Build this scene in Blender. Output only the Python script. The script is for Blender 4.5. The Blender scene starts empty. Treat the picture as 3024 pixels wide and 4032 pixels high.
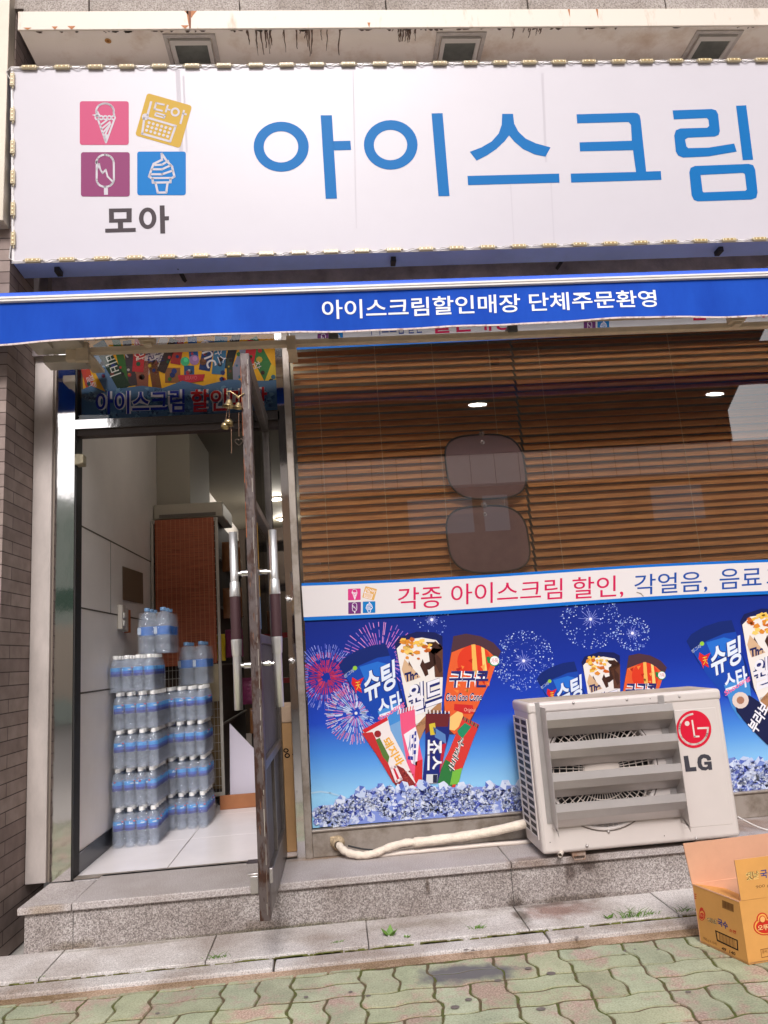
import bpy, bmesh, math, random
from math import sin, cos, pi, radians, sqrt, atan2
from mathutils import Vector, Matrix
from mathutils.geometry import tessellate_polygon
random.seed(7)
scene = bpy.context.scene
COL = scene.collection

# ---------------------------------------------------------------- camera
YAW, PITCH, ROLL, FPX = 0.07781462, 0.18919436, -0.07134019, 2906.5
CAM = Vector((0, -3.68, 0.90))
FWD = Vector((sin(YAW)*cos(PITCH), cos(YAW)*cos(PITCH), sin(PITCH)))
_r = Vector((cos(YAW), -sin(YAW), 0)); _u = _r.cross(FWD)
RGT = cos(ROLL)*_r + sin(ROLL)*_u
UPV = -sin(ROLL)*_r + cos(ROLL)*_u
cd = bpy.data.cameras.new('camera'); cam = bpy.data.objects.new('camera', cd); COL.objects.link(cam)
m3 = Matrix((RGT, UPV, -FWD)).transposed()
cam.matrix_world = Matrix.Translation(CAM) @ m3.to_4x4()
cd.sensor_fit = 'HORIZONTAL'; cd.sensor_width = 36; cd.lens = 36*FPX/3024
cd.clip_start = 0.05; cd.clip_end = 500
scene.camera = cam

# ---------------------------------------------------------------- world, sun, exposure
SUN_EL, SUN_AZ = radians(42), radians(181)      # azimuth: direction the sun stands in, clockwise from +Y
w = bpy.data.worlds.new('World'); scene.world = w; w.use_nodes = True
nt = w.node_tree; bg = nt.nodes['Background']
sky = nt.nodes.new('ShaderNodeTexSky'); sky.sky_type = 'NISHITA'; sky.sun_disc = False
sky.sun_elevation = SUN_EL; sky.sun_rotation = SUN_AZ; sky.dust_density = 6; sky.air_density = 1.4; sky.ozone_density = 0.6
wm = nt.nodes.new('ShaderNodeMix'); wm.data_type = 'RGBA'; wm.inputs[0].default_value = 0.95
hs = nt.nodes.new('ShaderNodeHueSaturation'); hs.inputs['Saturation'].default_value = 0.1
nt.links.new(sky.outputs[0], hs.inputs['Color']); nt.links.new(hs.outputs[0], wm.inputs[7]); nt.links.new(sky.outputs[0], wm.inputs[6])
wt = nt.nodes.new('ShaderNodeMix'); wt.data_type = 'RGBA'; wt.blend_type = 'MULTIPLY'; wt.inputs[0].default_value = 1
wt.inputs[7].default_value = (0.975, 0.965, 0.985, 1)
nt.links.new(wm.outputs[2], wt.inputs[6]); nt.links.new(wt.outputs[2], bg.inputs[0]); bg.inputs[1].default_value = 0.125
sd = bpy.data.lights.new('sun', 'SUN'); sd.energy = 2.0; sd.angle = radians(13); sd.color = (1.0, 0.97, 0.955)
so = bpy.data.objects.new('sun', sd); COL.objects.link(so)
sdir = Vector((sin(SUN_AZ)*cos(SUN_EL), cos(SUN_AZ)*cos(SUN_EL), sin(SUN_EL)))
so.rotation_euler = sdir.to_track_quat('Z', 'Y').to_euler()
vs = scene.view_settings; vs.view_transform = 'Standard'; vs.look = 'None'; vs.gamma = 1; vs.exposure = 0.16
scene.cycles.transparent_max_bounces = 24; scene.cycles.max_bounces = 8

# ---------------------------------------------------------------- helpers
def ray(px, py): return (RGT*(px-1512) - UPV*(py-2016))/FPX + FWD
def at(px, py, Y):
    d = ray(px, py); return CAM + d*((Y-CAM.y)/d.y)
def at_x(px, py, X):
    d = ray(px, py); return CAM + d*((X-CAM.x)/d.x)
def at_z(px, py, Z):
    d = ray(px, py); return CAM + d*((Z-CAM.z)/d.z)
def onpl(px, py, p0, n):
    d = ray(px, py); return CAM + d*((p0-CAM).dot(n)/d.dot(n))

def lin(c):
    c = c/255.0
    return c/12.92 if c <= 0.04045 else ((c+0.055)/1.055)**2.4
def S(r, g, b, k=0.9): return (lin(r)*k, lin(g)*k, lin(b)*k, 1)

MATS = {}
def mat(name, col=(.5, .5, .5, 1), rough=.6, metal=0, var=0, vscale=8, bump=0, bscale=60, vcol2=None, spec=.5, stretch=None, vlo=.35, vhi=.65, coat=0):
    if name in MATS: return MATS[name]
    m = bpy.data.materials.new(name); m.use_nodes = True; t = m.node_tree; p = t.nodes['Principled BSDF']
    p.inputs['Base Color'].default_value = col; p.inputs['Roughness'].default_value = rough; p.inputs['Metallic'].default_value = metal
    p.inputs['Specular IOR Level'].default_value = spec; p.inputs['Coat Weight'].default_value = coat
    geo = t.nodes.new('ShaderNodeNewGeometry'); mp = t.nodes.new('ShaderNodeMapping')
    t.links.new(geo.outputs['Position'], mp.inputs[0])
    if stretch: mp.inputs['Scale'].default_value = stretch
    if var or vcol2:
        n = t.nodes.new('ShaderNodeTexNoise'); n.inputs['Scale'].default_value = vscale; n.inputs['Detail'].default_value = 6; n.inputs['Roughness'].default_value = .65
        t.links.new(mp.outputs[0], n.inputs['Vector'])
        rp = t.nodes.new('ShaderNodeValToRGB'); rp.color_ramp.elements[0].position = vlo; rp.color_ramp.elements[1].position = vhi
        c2 = vcol2 or tuple(max(0, c*(1-var)) for c in col[:3])+(1,)
        rp.color_ramp.elements[0].color = c2
        rp.color_ramp.elements[1].color = col if vcol2 else tuple(min(1, c*(1+var*.6)) for c in col[:3])+(1,)
        t.links.new(n.outputs['Fac'], rp.inputs[0]); t.links.new(rp.outputs[0], p.inputs['Base Color'])
    if bump:
        n2 = t.nodes.new('ShaderNodeTexNoise'); n2.inputs['Scale'].default_value = bscale; n2.inputs['Detail'].default_value = 5
        t.links.new(mp.outputs[0], n2.inputs['Vector'])
        b = t.nodes.new('ShaderNodeBump'); b.inputs['Strength'].default_value = bump; b.inputs['Distance'].default_value = .01
        t.links.new(n2.outputs['Fac'], b.inputs['Height']); t.links.new(b.outputs[0], p.inputs['Normal'])
    MATS[name] = m; return m

def vmat(name, rough=.5, coat=0.0, spec=.5, bump=0, bscale=5):
    if name in MATS: return MATS[name]
    m = mat(name, rough=rough, spec=spec, bump=bump, bscale=bscale, coat=coat); t = m.node_tree; p = t.nodes['Principled BSDF']
    a = t.nodes.new('ShaderNodeAttribute'); a.attribute_name = 'Col'
    t.links.new(a.outputs['Color'], p.inputs['Base Color']); return m

class MB:
    """collects geometry into one mesh"""
    def __init__(s): s.v = []; s.f = []; s.m = []; s.c = []; s.sm = []
    def face(s, pts, mi=0, col=None, smooth=False):
        b = len(s.v); s.v += [tuple(p) for p in pts]; s.f.append(tuple(range(b, b+len(pts)))); s.m.append(mi); s.c.append(col); s.sm.append(smooth)
    def raw(s, vs_, fs_, mi=0, col=None, smooth=False):
        b = len(s.v); s.v += [tuple(p) for p in vs_]
        for f in fs_: s.f.append(tuple(b+i for i in f)); s.m.append(mi); s.c.append(col); s.sm.append(smooth)
    def box(s, x0, x1, y0, y1, z0, z1, mi=0, col=None, M=None):
        P = [Vector((x, y, z)) for x in (x0, x1) for y in (y0, y1) for z in (z0, z1)]
        if M: P = [M @ p for p in P]
        s.raw(P, [(0, 1, 3, 2), (4, 6, 7, 5), (0, 4, 5, 1), (2, 3, 7, 6), (0, 2, 6, 4), (1, 5, 7, 3)], mi, col)
    def rbox(s, x0, x1, y0, y1, z0, z1, r=.004, mi=0, seg=2, M=None, col=None):
        bm = bmesh.new(); bmesh.ops.create_cube(bm, size=1)
        for v in bm.verts: v.co = Vector(((x0+x1)/2+v.co.x*(x1-x0), (y0+y1)/2+v.co.y*(y1-y0), (z0+z1)/2+v.co.z*(z1-z0)))
        bmesh.ops.bevel(bm, geom=list(bm.edges), offset=r, segments=seg, profile=.5, affect='EDGES')
        if M:
            for v in bm.verts: v.co = M @ v.co
        bm.verts.index_update()
        bm.normal_update(); big = sorted((f.calc_area() for f in bm.faces), reverse=True)[5]*.999
        V = [v.co.copy() for v in bm.verts]; b_ = len(s.v); s.v += [tuple(v) for v in V]
        for f in bm.faces: s.f.append(tuple(b_+v.index for v in f.verts)); s.m.append(mi); s.c.append(col); s.sm.append(f.calc_area() < big)
        bm.free()
    def tube(s, pts, r, n=8, mi=0, cap=True, col=None):
        pts = [Vector(p) for p in pts]; rr = r if isinstance(r, (list, tuple)) else [r]*len(pts)
        rings = []; prev = None
        for i, p in enumerate(pts):
            d = (pts[min(i+1, len(pts)-1)]-pts[max(i-1, 0)]); d = d.normalized() if d.length > 1e-9 else Vector((0, 0, 1))
            if prev is None:
                a = d.cross(Vector((0, 0, 1)));
                if a.length < .1: a = d.cross(Vector((1, 0, 0)))
            else: a = prev - d*prev.dot(d)
            a.normalize(); prev = a; b = d.cross(a)
            rings.append([p+(a*cos(2*pi*k/n)+b*sin(2*pi*k/n))*rr[i] for k in range(n)])
        V = [q for R_ in rings for q in R_]; F = []
        for i in range(len(pts)-1):
            for k in range(n): F.append((i*n+k, i*n+(k+1) % n, (i+1)*n+(k+1) % n, (i+1)*n+k))
        s.raw(V, F, mi, col, True)
        if cap: s.face(rings[0][::-1], mi, col); s.face(rings[-1], mi, col)
    def lathe(s, prof, n=16, M=None, mi=0, col=None, smooth=True):
        V = [Vector((r*cos(2*pi*k/n), r*sin(2*pi*k/n), z)) for r, z in prof for k in range(n)]
        if M: V = [M @ v for v in V]
        F = [(i*n+k, i*n+(k+1) % n, (i+1)*n+(k+1) % n, (i+1)*n+k) for i in range(len(prof)-1) for k in range(n)]
        s.raw(V, F, mi, col, smooth)
    def build(s, name, mats, parent=None, loc=None):
        me = bpy.data.meshes.new(name); me.from_pydata(s.v, [], s.f)
        if not isinstance(mats, (list, tuple)): mats = [mats]
        for m_ in mats: me.materials.append(m_)
        me.polygons.foreach_set('material_index', s.m); me.polygons.foreach_set('use_smooth', s.sm)
        if any(c is not None for c in s.c):
            at_ = me.color_attributes.new('Col', 'FLOAT_COLOR', 'CORNER'); buf = []
            for f, c in zip(s.f, s.c):
                if c is None: c = (.8, .8, .8, 1)
                if isinstance(c[0], (tuple, list)):
                    for q in c: buf += list(q)
                else: buf += list(c)*len(f)
            at_.data.foreach_set('color', buf)
        me.update()
        o = bpy.data.objects.new(name, me); COL.objects.link(o)
        if parent: o.parent = parent
        if loc is not None: o.location = loc
        return o

def tag(o, label=None, cat=None, group=None, kind=None):
    if label: o['label'] = label
    if cat: o['category'] = cat
    if group: o['group'] = group
    if kind: o['kind'] = kind
    return o
def thing(name, label, cat, loc=(0, 0, 0), group=None, rz=0):
    o = bpy.data.objects.new(name, None); COL.objects.link(o); o.location = loc; o.rotation_euler = (0, 0, rz); o.empty_display_size = .05
    return tag(o, label, cat, group)
def copy_tree(o, parent=None):
    c = o.copy(); COL.objects.link(c); c.parent = parent
    for ch in [x for x in COL.objects if x.parent == o]: copy_tree(ch, c)
    return c

# ---- flat printing: shapes on a plane given as loops in the plane of a surface
TC = {}
def text_mesh(s_, bold=0.0):
    k = (s_, bold)
    if k in TC: return TC[k]
    cu = bpy.data.curves.new('lettering', 'FONT'); cu.body = s_; cu.size = 1; cu.offset = bold; cu.resolution_u = 4; cu.fill_mode = 'FRONT'
    o = bpy.data.objects.new('lettering', cu); COL.objects.link(o)
    dg = bpy.context.evaluated_depsgraph_get(); dg.update()
    me = o.evaluated_get(dg).to_mesh()
    V = [v.co.copy() for v in me.vertices]; F = [tuple(p.vertices) for p in me.polygons]
    o.evaluated_get(dg).to_mesh_clear(); bpy.data.objects.remove(o); bpy.data.curves.remove(cu)
    xs = [v.x for v in V]; ys = [v.y for v in V]
    x0, x1, y0, y1 = min(xs), max(xs), min(ys), max(ys)
    V = [((v.x-x0)/(x1-x0), (v.y-y0)/(y1-y0)) for v in V]
    TC[k] = (V, F); return TC[k]

class Print:
    """ink on one plane. fn(u,v) -> point; layers step towards the viewer by eps"""
    def __init__(s, fn, nrm, eps=.0007, xf=None): s.fn = fn; s.n = Vector(nrm).normalized(); s.eps = eps; s.mb = MB(); s.xf = xf
    def P(s, q, L):
        if s.xf: q = s.xf(q)
        return s.fn(q[0], q[1]) + s.n*(L*s.eps)
    def poly(s, loops, col, L=1):
        if not isinstance(loops[0][0], (tuple, list)): loops = [loops]
        flat = [q for l in loops for q in l]
        tris = tessellate_polygon([[Vector((q[0], q[1], 0)) for q in l] for l in loops])
        V = [s.P(q, L) for q in flat]; F = []
        for t in tris:
            nn = (V[t[1]]-V[t[0]]).cross(V[t[2]]-V[t[0]])
            if nn.length < 1e-12: continue
            F.append(t if nn.dot(s.n) > 0 else t[::-1])
        s.mb.raw(V, F, 0, col)
    def grad(s, quad, cols, nx=6, ny=12, L=0):
        """quad TL,TR,BR,BL ; cols list of (t,color) top to bottom"""
        def cc(t):
            for (a, ca), (b, cb) in zip(cols, cols[1:]):
                if t <= b: k = (t-a)/(b-a); return tuple(ca[i]*(1-k)+cb[i]*k for i in range(4))
            return cols[-1][1]
        def q(u, v):
            return tuple((quad[0][i]*(1-u)+quad[1][i]*u)*(1-v)+(quad[3][i]*(1-u)+quad[2][i]*u)*v for i in (0, 1))
        for j in range(ny):
            for i in range(nx):
                pts = [q(i/nx, j/ny), q(i/nx, (j+1)/ny), q((i+1)/nx, (j+1)/ny), q((i+1)/nx, j/ny)]
                s.mb.face([s.P(p, L) for p in pts], 0, (cc(j/ny), cc((j+1)/ny), cc((j+1)/ny), cc(j/ny)))
    def disc(s, c, r, col, L=1, n=20, ry=None):
        ry = ry or r; s.poly([(c[0]+r*cos(2*pi*k/n), c[1]+ry*sin(2*pi*k/n)) for k in range(n)], col, L)
    def ring(s, c, r, t, col, L=1, n=28, ry=None):
        ry = ry or r
        s.poly([[(c[0]+r*cos(2*pi*k/n), c[1]+ry*sin(2*pi*k/n)) for k in range(n)], [(c[0]+(r-t)*cos(2*pi*k/n), c[1]+(ry-t)*sin(2*pi*k/n)) for k in range(n)]], col, L)
    def stroke(s, pts, wd, col, L=1, closed=False):
        pts = [Vector(p) for p in pts]
        if closed: pts = pts+[pts[0]]
        for a, b in zip(pts, pts[1:]):
            d = b-a
            if d.length < 1e-6: continue
            d.normalize(); n = Vector((-d.y, d.x))*wd/2; e = d*wd*.35
            V = [a+n-e, b+n+e, b-n+e, a-n-e]; V3 = [s.P(q, L) for q in V]
            if (V3[1]-V3[0]).cross(V3[2]-V3[0]).dot(s.n) < 0: V3.reverse()
            s.mb.face(V3, 0, col)
    def text(s, body, quad, col, L=2, bold=0.0):
        """quad TL,TR,BR,BL"""
        V, F = text_mesh(body, bold); TL, TR, BR, BL = quad
        pts = []
        for u, v in V:
            a = [(TL[i]*(1-u)+TR[i]*u)*v+(BL[i]*(1-u)+BR[i]*u)*(1-v) for i in (0, 1)]
            pts.append(s.P(a, L))
        FF = []
        for f in F:
            nn = (pts[f[1]]-pts[f[0]]).cross(pts[f[2]]-pts[f[0]])
            FF.append(f if nn.dot(s.n) > 0 else f[::-1])
        s.mb.raw(pts, FF, 0, col)
    def build(s, name, parent=None, m=None): return s.mb.build(name, m or PRINT, parent)

PRINT = vmat('printed_vinyl', rough=.5, spec=.15)
PRINT_M = vmat('painted_print', rough=.6, spec=.3)
WHITE = S(238, 232, 236); NAVY = S(28, 36, 110)

# ---------------------------------------------------------------- materials
M_conc = mat('dark_concrete', S(206, 190, 192), .9, var=.35, vscale=6, bump=.5, bscale=90)
M_fascia = mat('cream_painted_metal', S(226, 212, 198), .5, vcol2=S(196, 172, 148), vscale=5, vlo=.28, vhi=.42, stretch=(2.5, 1, .6), bump=.08, bscale=6)
M_soff = mat('soffit_panel', S(252, 240, 230), .6, vcol2=S(222, 198, 178), vscale=4, vlo=.3, vhi=.5)
M_granite = None
def granite(name, c1, c2, c3, scale=260, stain=None, bump=.15, spots=()):
    m = bpy.data.materials.new(name); m.use_nodes = True; t = m.node_tree; p = t.nodes['Principled BSDF']; p.inputs['Roughness'].default_value = .75
    geo = t.nodes.new('ShaderNodeNewGeometry')
    n = t.nodes.new('ShaderNodeTexNoise'); n.inputs['Scale'].default_value = scale; n.inputs['Detail'].default_value = 3; n.inputs['Roughness'].default_value = .7
    t.links.new(geo.outputs['Position'], n.inputs['Vector'])
    r = t.nodes.new('ShaderNodeValToRGB'); e = r.color_ramp.elements
    e[0].position = .36; e[0].color = c1; e[1].position = .64; e[1].color = c3; x = e.new(.5); x.color = c2
    t.links.new(n.outputs['Fac'], r.inputs[0])
    n2 = t.nodes.new('ShaderNodeTexNoise'); n2.inputs['Scale'].default_value = 3.2; n2.inputs['Detail'].default_value = 5; n2.inputs['Roughness'].default_value = .6
    t.links.new(geo.outputs['Position'], n2.inputs['Vector'])
    r2 = t.nodes.new('ShaderNodeValToRGB'); r2.color_ramp.elements[0].position = .3; r2.color_ramp.elements[1].position = .6
    r2.color_ramp.elements[0].color = stain or (.6, .55, .5, 1); r2.color_ramp.elements[1].color = (1, 1, 1, 1)
    t.links.new(n2.outputs['Fac'], r2.inputs[0])
    mx = t.nodes.new('ShaderNodeMix'); mx.data_type = 'RGBA'; mx.blend_type = 'MULTIPLY'; mx.inputs[0].default_value = 1
    t.links.new(r.outputs[0], mx.inputs[6]); t.links.new(r2.outputs[0], mx.inputs[7]); out_ = mx.outputs[2]
    n3 = t.nodes.new('ShaderNodeTexNoise'); n3.inputs['Scale'].default_value = 16; n3.inputs['Detail'].default_value = 6; t.links.new(geo.outputs['Position'], n3.inputs['Vector'])
    for (cx, cy, cz, rx, ry, rz_, cc) in spots:
        a = t.nodes.new('ShaderNodeVectorMath'); a.operation = 'SUBTRACT'; a.inputs[1].default_value = (cx, cy, cz); t.links.new(geo.outputs['Position'], a.inputs[0])
        d = t.nodes.new('ShaderNodeVectorMath'); d.operation = 'DIVIDE'; d.inputs[1].default_value = (rx, ry, rz_); t.links.new(a.outputs[0], d.inputs[0])
        l = t.nodes.new('ShaderNodeVectorMath'); l.operation = 'LENGTH'; t.links.new(d.outputs[0], l.inputs[0])
        q = t.nodes.new('ShaderNodeMath'); q.operation = 'MULTIPLY_ADD'; q.inputs[1].default_value = 1.6; t.links.new(n3.outputs['Fac'], q.inputs[0]); t.links.new(l.outputs['Value'], q.inputs[2])
        mr = t.nodes.new('ShaderNodeMapRange'); mr.inputs['From Min'].default_value = 1.15; mr.inputs['From Max'].default_value = 1.9; t.links.new(q.outputs[0], mr.inputs['Value'])
        m2 = t.nodes.new('ShaderNodeMix'); m2.data_type = 'RGBA'; m2.inputs[6].default_value = cc; m2.inputs[7].default_value = (1, 1, 1, 1); t.links.new(mr.outputs['Result'], m2.inputs[0])
        m4 = t.nodes.new('ShaderNodeMix'); m4.data_type = 'RGBA'; m4.blend_type = 'MULTIPLY'; m4.inputs[0].default_value = 1; t.links.new(out_, m4.inputs[6]); t.links.new(m2.outputs[2], m4.inputs[7]); out_ = m4.outputs[2]
    t.links.new(out_, p.inputs['Base Color'])
    b = t.nodes.new('ShaderNodeBump'); b.inputs['Strength'].default_value = bump; b.inputs['Distance'].default_value = .004
    t.links.new(n.outputs['Fac'], b.inputs['Height']); t.links.new(b.outputs[0], p.inputs['Normal']); return m
G_top = granite('granite_tread', S(140, 130, 128), S(182, 172, 170), S(210, 202, 200), 230, (.80, .77, .73, 1), spots=[(.78, -.37, 0, .12, .05, .1, (.6, .52, .46, 1)), (1.0, -.38, 0, .09, .04, .1, (.5, .44, .4, 1)), (-.12, -.03, 0, .18, .035, .1, (.78, .64, .5, 1)), (1.9, -.15, 0, .3, .15, .1, (.75, .62, .52, 1)), (-1.22, -.37, 0, .10, .03, .1, (.8, .72, .6, 1)), (.3, -.03, 0, .5, .03, .1, (.75, .68, .6, 1))])
G_riser = granite('granite_riser', S(106, 98, 96), S(162, 152, 148), S(206, 198, 194), 190, S(222, 216, 212), spots=[(x_, -.355, z_, a_, .1, b_, c_) for x_, z_, a_, b_, c_ in ((1.02, -.05, .05, .035, (.35, .30, .28, 1)), (.94, -.06, .03, .05, (.45, .40, .38, 1)), (.69, -.17, .06, .04, (.40, .36, .33, 1)), (.33, -.06, .012, .05, (.4, .34, .3, 1)), (.95, -.175, .35, .02, (.5, .46, .42, 1)), (-.3, -.176, .6, .012, (.5, .5, .38, 1)), (-1.1, -.17, .12, .03, (.55, .5, .42, 1)), (-.35, -.16, .10, .03, (.6, .55, .5, 1)))])
G_slab = granite('granite_paving', S(168, 161, 159), S(212, 204, 201), S(234, 228, 225), 210, S(216, 208, 202), spots=[(.84, -.45, -.178, .17, .10, .3, (.58, .42, .38, 1)), (.80, -.37, -.178, .22, .035, .3, (.5, .46, .43, 1)), (.69, -.47, -.178, .035, .14, .3, (.38, .36, .33, 1)), (.30, -.45, -.178, .3, .05, .3, (.80, .78, .74, 1)), (-.15, -.5, -.178, .15, .06, .3, (.84, .8, .76, 1)), (-.9, -.37, -.178, .3, .02, .3, (.6, .58, .5, 1))])
G_kerb = granite('granite_kerb', S(156, 149, 147), S(204, 197, 194), S(228, 221, 218), 200, S(205, 190, 178))
G_clad = granite('granite_cladding', S(130, 118, 112), S(172, 160, 152), S(194, 184, 176), 120)
M_steel = mat('brushed_steel', S(200, 192, 190), .32, .75, var=.12, vscale=6, bump=.03, bscale=20)
M_mirror = mat('polished_steel', (.74, .72, .71, 1), .06, 1, bump=.10, bscale=5, stretch=(1, 1, .5))
M_alu = mat('pale_aluminium', S(206, 194, 188), .5, .1, var=.2, vscale=5, stretch=(1, 1, .4))
M_sill = mat('dull_steel_sill', S(172, 160, 150), .5, .35, vcol2=S(120, 106, 92), vscale=7, vlo=.3, vhi=.55)
M_black = mat('black_rubber', (.015, .014, .014, 1), .5)
M_dark = mat('dark_recess', (.02, .018, .017, 1), .7)
M_doorm = mat('worn_brown_steel', S(98, 86, 84), .45, .3, vcol2=S(70, 44, 34), vscale=26, vlo=.42, vhi=.52, bump=.5, bscale=40, stretch=(1, 1, .45))
M_doorside = mat('door_side_steel', S(120, 112, 108), .38, .5, var=.25, vscale=10, bump=.1, bscale=20)
M_chrome = mat('chrome', (.85, .83, .82, 1), .12, 1)
M_grip = mat('maroon_grip', S(74, 48, 52), .5, .2)
M_brass = mat('brass', (.46, .35, .18, 1), .3, 1)
M_wallp = mat('white_wall_panel', S(250, 243, 238), .5, var=.06, vscale=2)
M_ceil = mat('interior_ceiling', S(120, 114, 100), .8)
M_floor = mat('white_floor_tile', S(250, 242, 242), .25, var=.05, vscale=3)
M_awn = mat('blue_awning_cloth', S(30, 84, 194), .8, spec=.15, vcol2=S(20, 66, 172), vscale=3, vlo=.3, vhi=.6, bump=.25, bscale=9, stretch=(1, 1, .35))
M_awnroll = mat('blue_roller_cloth', S(40, 92, 215), .55, bump=.2, bscale=30)
M_bar = mat('white_awning_bar', S(232, 226, 222), .4, var=.05)
M_beige = mat('beige_bracket_paint', S(222, 200, 170), .5, var=.12, vscale=12)
M_signside = mat('blue_sign_side', S(168, 190, 255), .4, .1, var=.1, vscale=3)
M_signface = mat('white_sign_cloth', S(211, 204, 211), .4, var=.02, vscale=2, bump=.15, bscale=2.2)
M_acw = mat('ivory_painted_metal', S(216, 205, 200), .42, var=.035, vscale=3)
M_aclouv = mat('galvanised_louvre', S(206, 199, 197), .33, .6, var=.08, vscale=5)
M_cap = mat('white_cap', S(240, 238, 236), .4)
M_card = mat('orange_cardboard', S(220, 158, 84), .7, var=.06, vscale=9)
M_cardin = mat('plain_cardboard', S(222, 168, 136), .8, var=.05, vscale=9)
M_tan = mat('tan_cardboard', S(196, 152, 104), .8, var=.1, vscale=6)
M_blind = mat('wood_slat', S(236, 168, 98), .5, vcol2=S(184, 120, 66), vscale=9, vlo=.3, vhi=.7, stretch=(.5, 6, 6))
M_leaf = mat('weed_green', S(96, 132, 48, 1), .6, var=.3, vscale=30)

# glass: thin pane, real reflection over clear transmission
def glass(name, tint=(.86, .82, .78, 1), base=.10, rough=.01):
    m = bpy.data.materials.new(name); m.use_nodes = True; t = m.node_tree
    for n in list(t.nodes):
        if n.type != 'OUTPUT_MATERIAL': t.nodes.remove(n)
    out = [n for n in t.nodes if n.type == 'OUTPUT_MATERIAL'][0]
    tr = t.nodes.new('ShaderNodeBsdfTransparent'); tr.inputs[0].default_value = tint
    gl = t.nodes.new('ShaderNodeBsdfGlossy'); gl.inputs['Roughness'].default_value = rough; gl.inputs[0].default_value = (1, 1, 1, 1)
    fr = t.nodes.new('ShaderNodeFresnel'); fr.inputs[0].default_value = 1.5
    ad = t.nodes.new('ShaderNodeMath'); ad.operation = 'ADD'; ad.inputs[1].default_value = base; ad.use_clamp = True
    mx = t.nodes.new('ShaderNodeMixShader'); t.links.new(fr.outputs[0], ad.inputs[0]); t.links.new(ad.outputs[0], mx.inputs[0])
    t.links.new(tr.outputs[0], mx.inputs[1]); t.links.new(gl.outputs[0], mx.inputs[2]); t.links.new(mx.outputs[0], out.inputs[0]); return m
M_glass = glass('window_glass', (.94, .92, .90, 1), .19)
M_glass2 = glass('door_glass', (.9, .9, .9, 1), .0)
M_glass3 = glass('dark_transom_glass', (.93, .91, .89, 1), .0)
def translucent(name, col, alpha, rough=.15, bump=0, bscale=40):
    m = mat(name, col, rough, bump=bump, bscale=bscale, spec=.8); m.node_tree.nodes['Principled BSDF'].inputs['Alpha'].default_value = alpha; return m
M_pet = translucent('clear_bottle_plastic', S(176, 190, 214), .29, .05, bump=.5, bscale=70)
M_pet.node_tree.nodes['Principled BSDF'].inputs['Coat Weight'].default_value = 1
M_film = translucent('shrink_film', S(236, 242, 250), .15, .06, bump=2.5, bscale=30)
M_mesh = translucent('sunshade_mesh', S(128, 92, 94), .86, .6)
def emis(name, col, st):
    m = bpy.data.materials.new(name); m.use_nodes = True; p = m.node_tree.nodes['Principled BSDF']
    p.inputs['Base Color'].default_value = col; p.inputs['Emission Color'].default_value = col; p.inputs['Emission Strength'].default_value = st; return m
M_lamp = emis('lit_lamp', (1, .98, .92, 1), 6)

# ---------------------------------------------------------------- ground
g = MB(); g.face([(-60, -60, -.24), (60, -60, -.24), (60, 60, -.24), (-60, 60, -.24)])
tag(g.build('ground', mat('pale_road_concrete', (.42, .39, .36, 1), .9, var=.2, vscale=20)), kind='structure')
g = MB(); g.box(-9, 9, -2.6, -.716, -.239, -.2028)
M_joint = mat('mossy_joint', S(98, 82, 60), .95, vcol2=S(86, 92, 38), vscale=14, vlo=.45, vhi=.55, bump=.6, bscale=120)
tag(g.build('paving_bed', M_joint), kind='structure')
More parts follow.
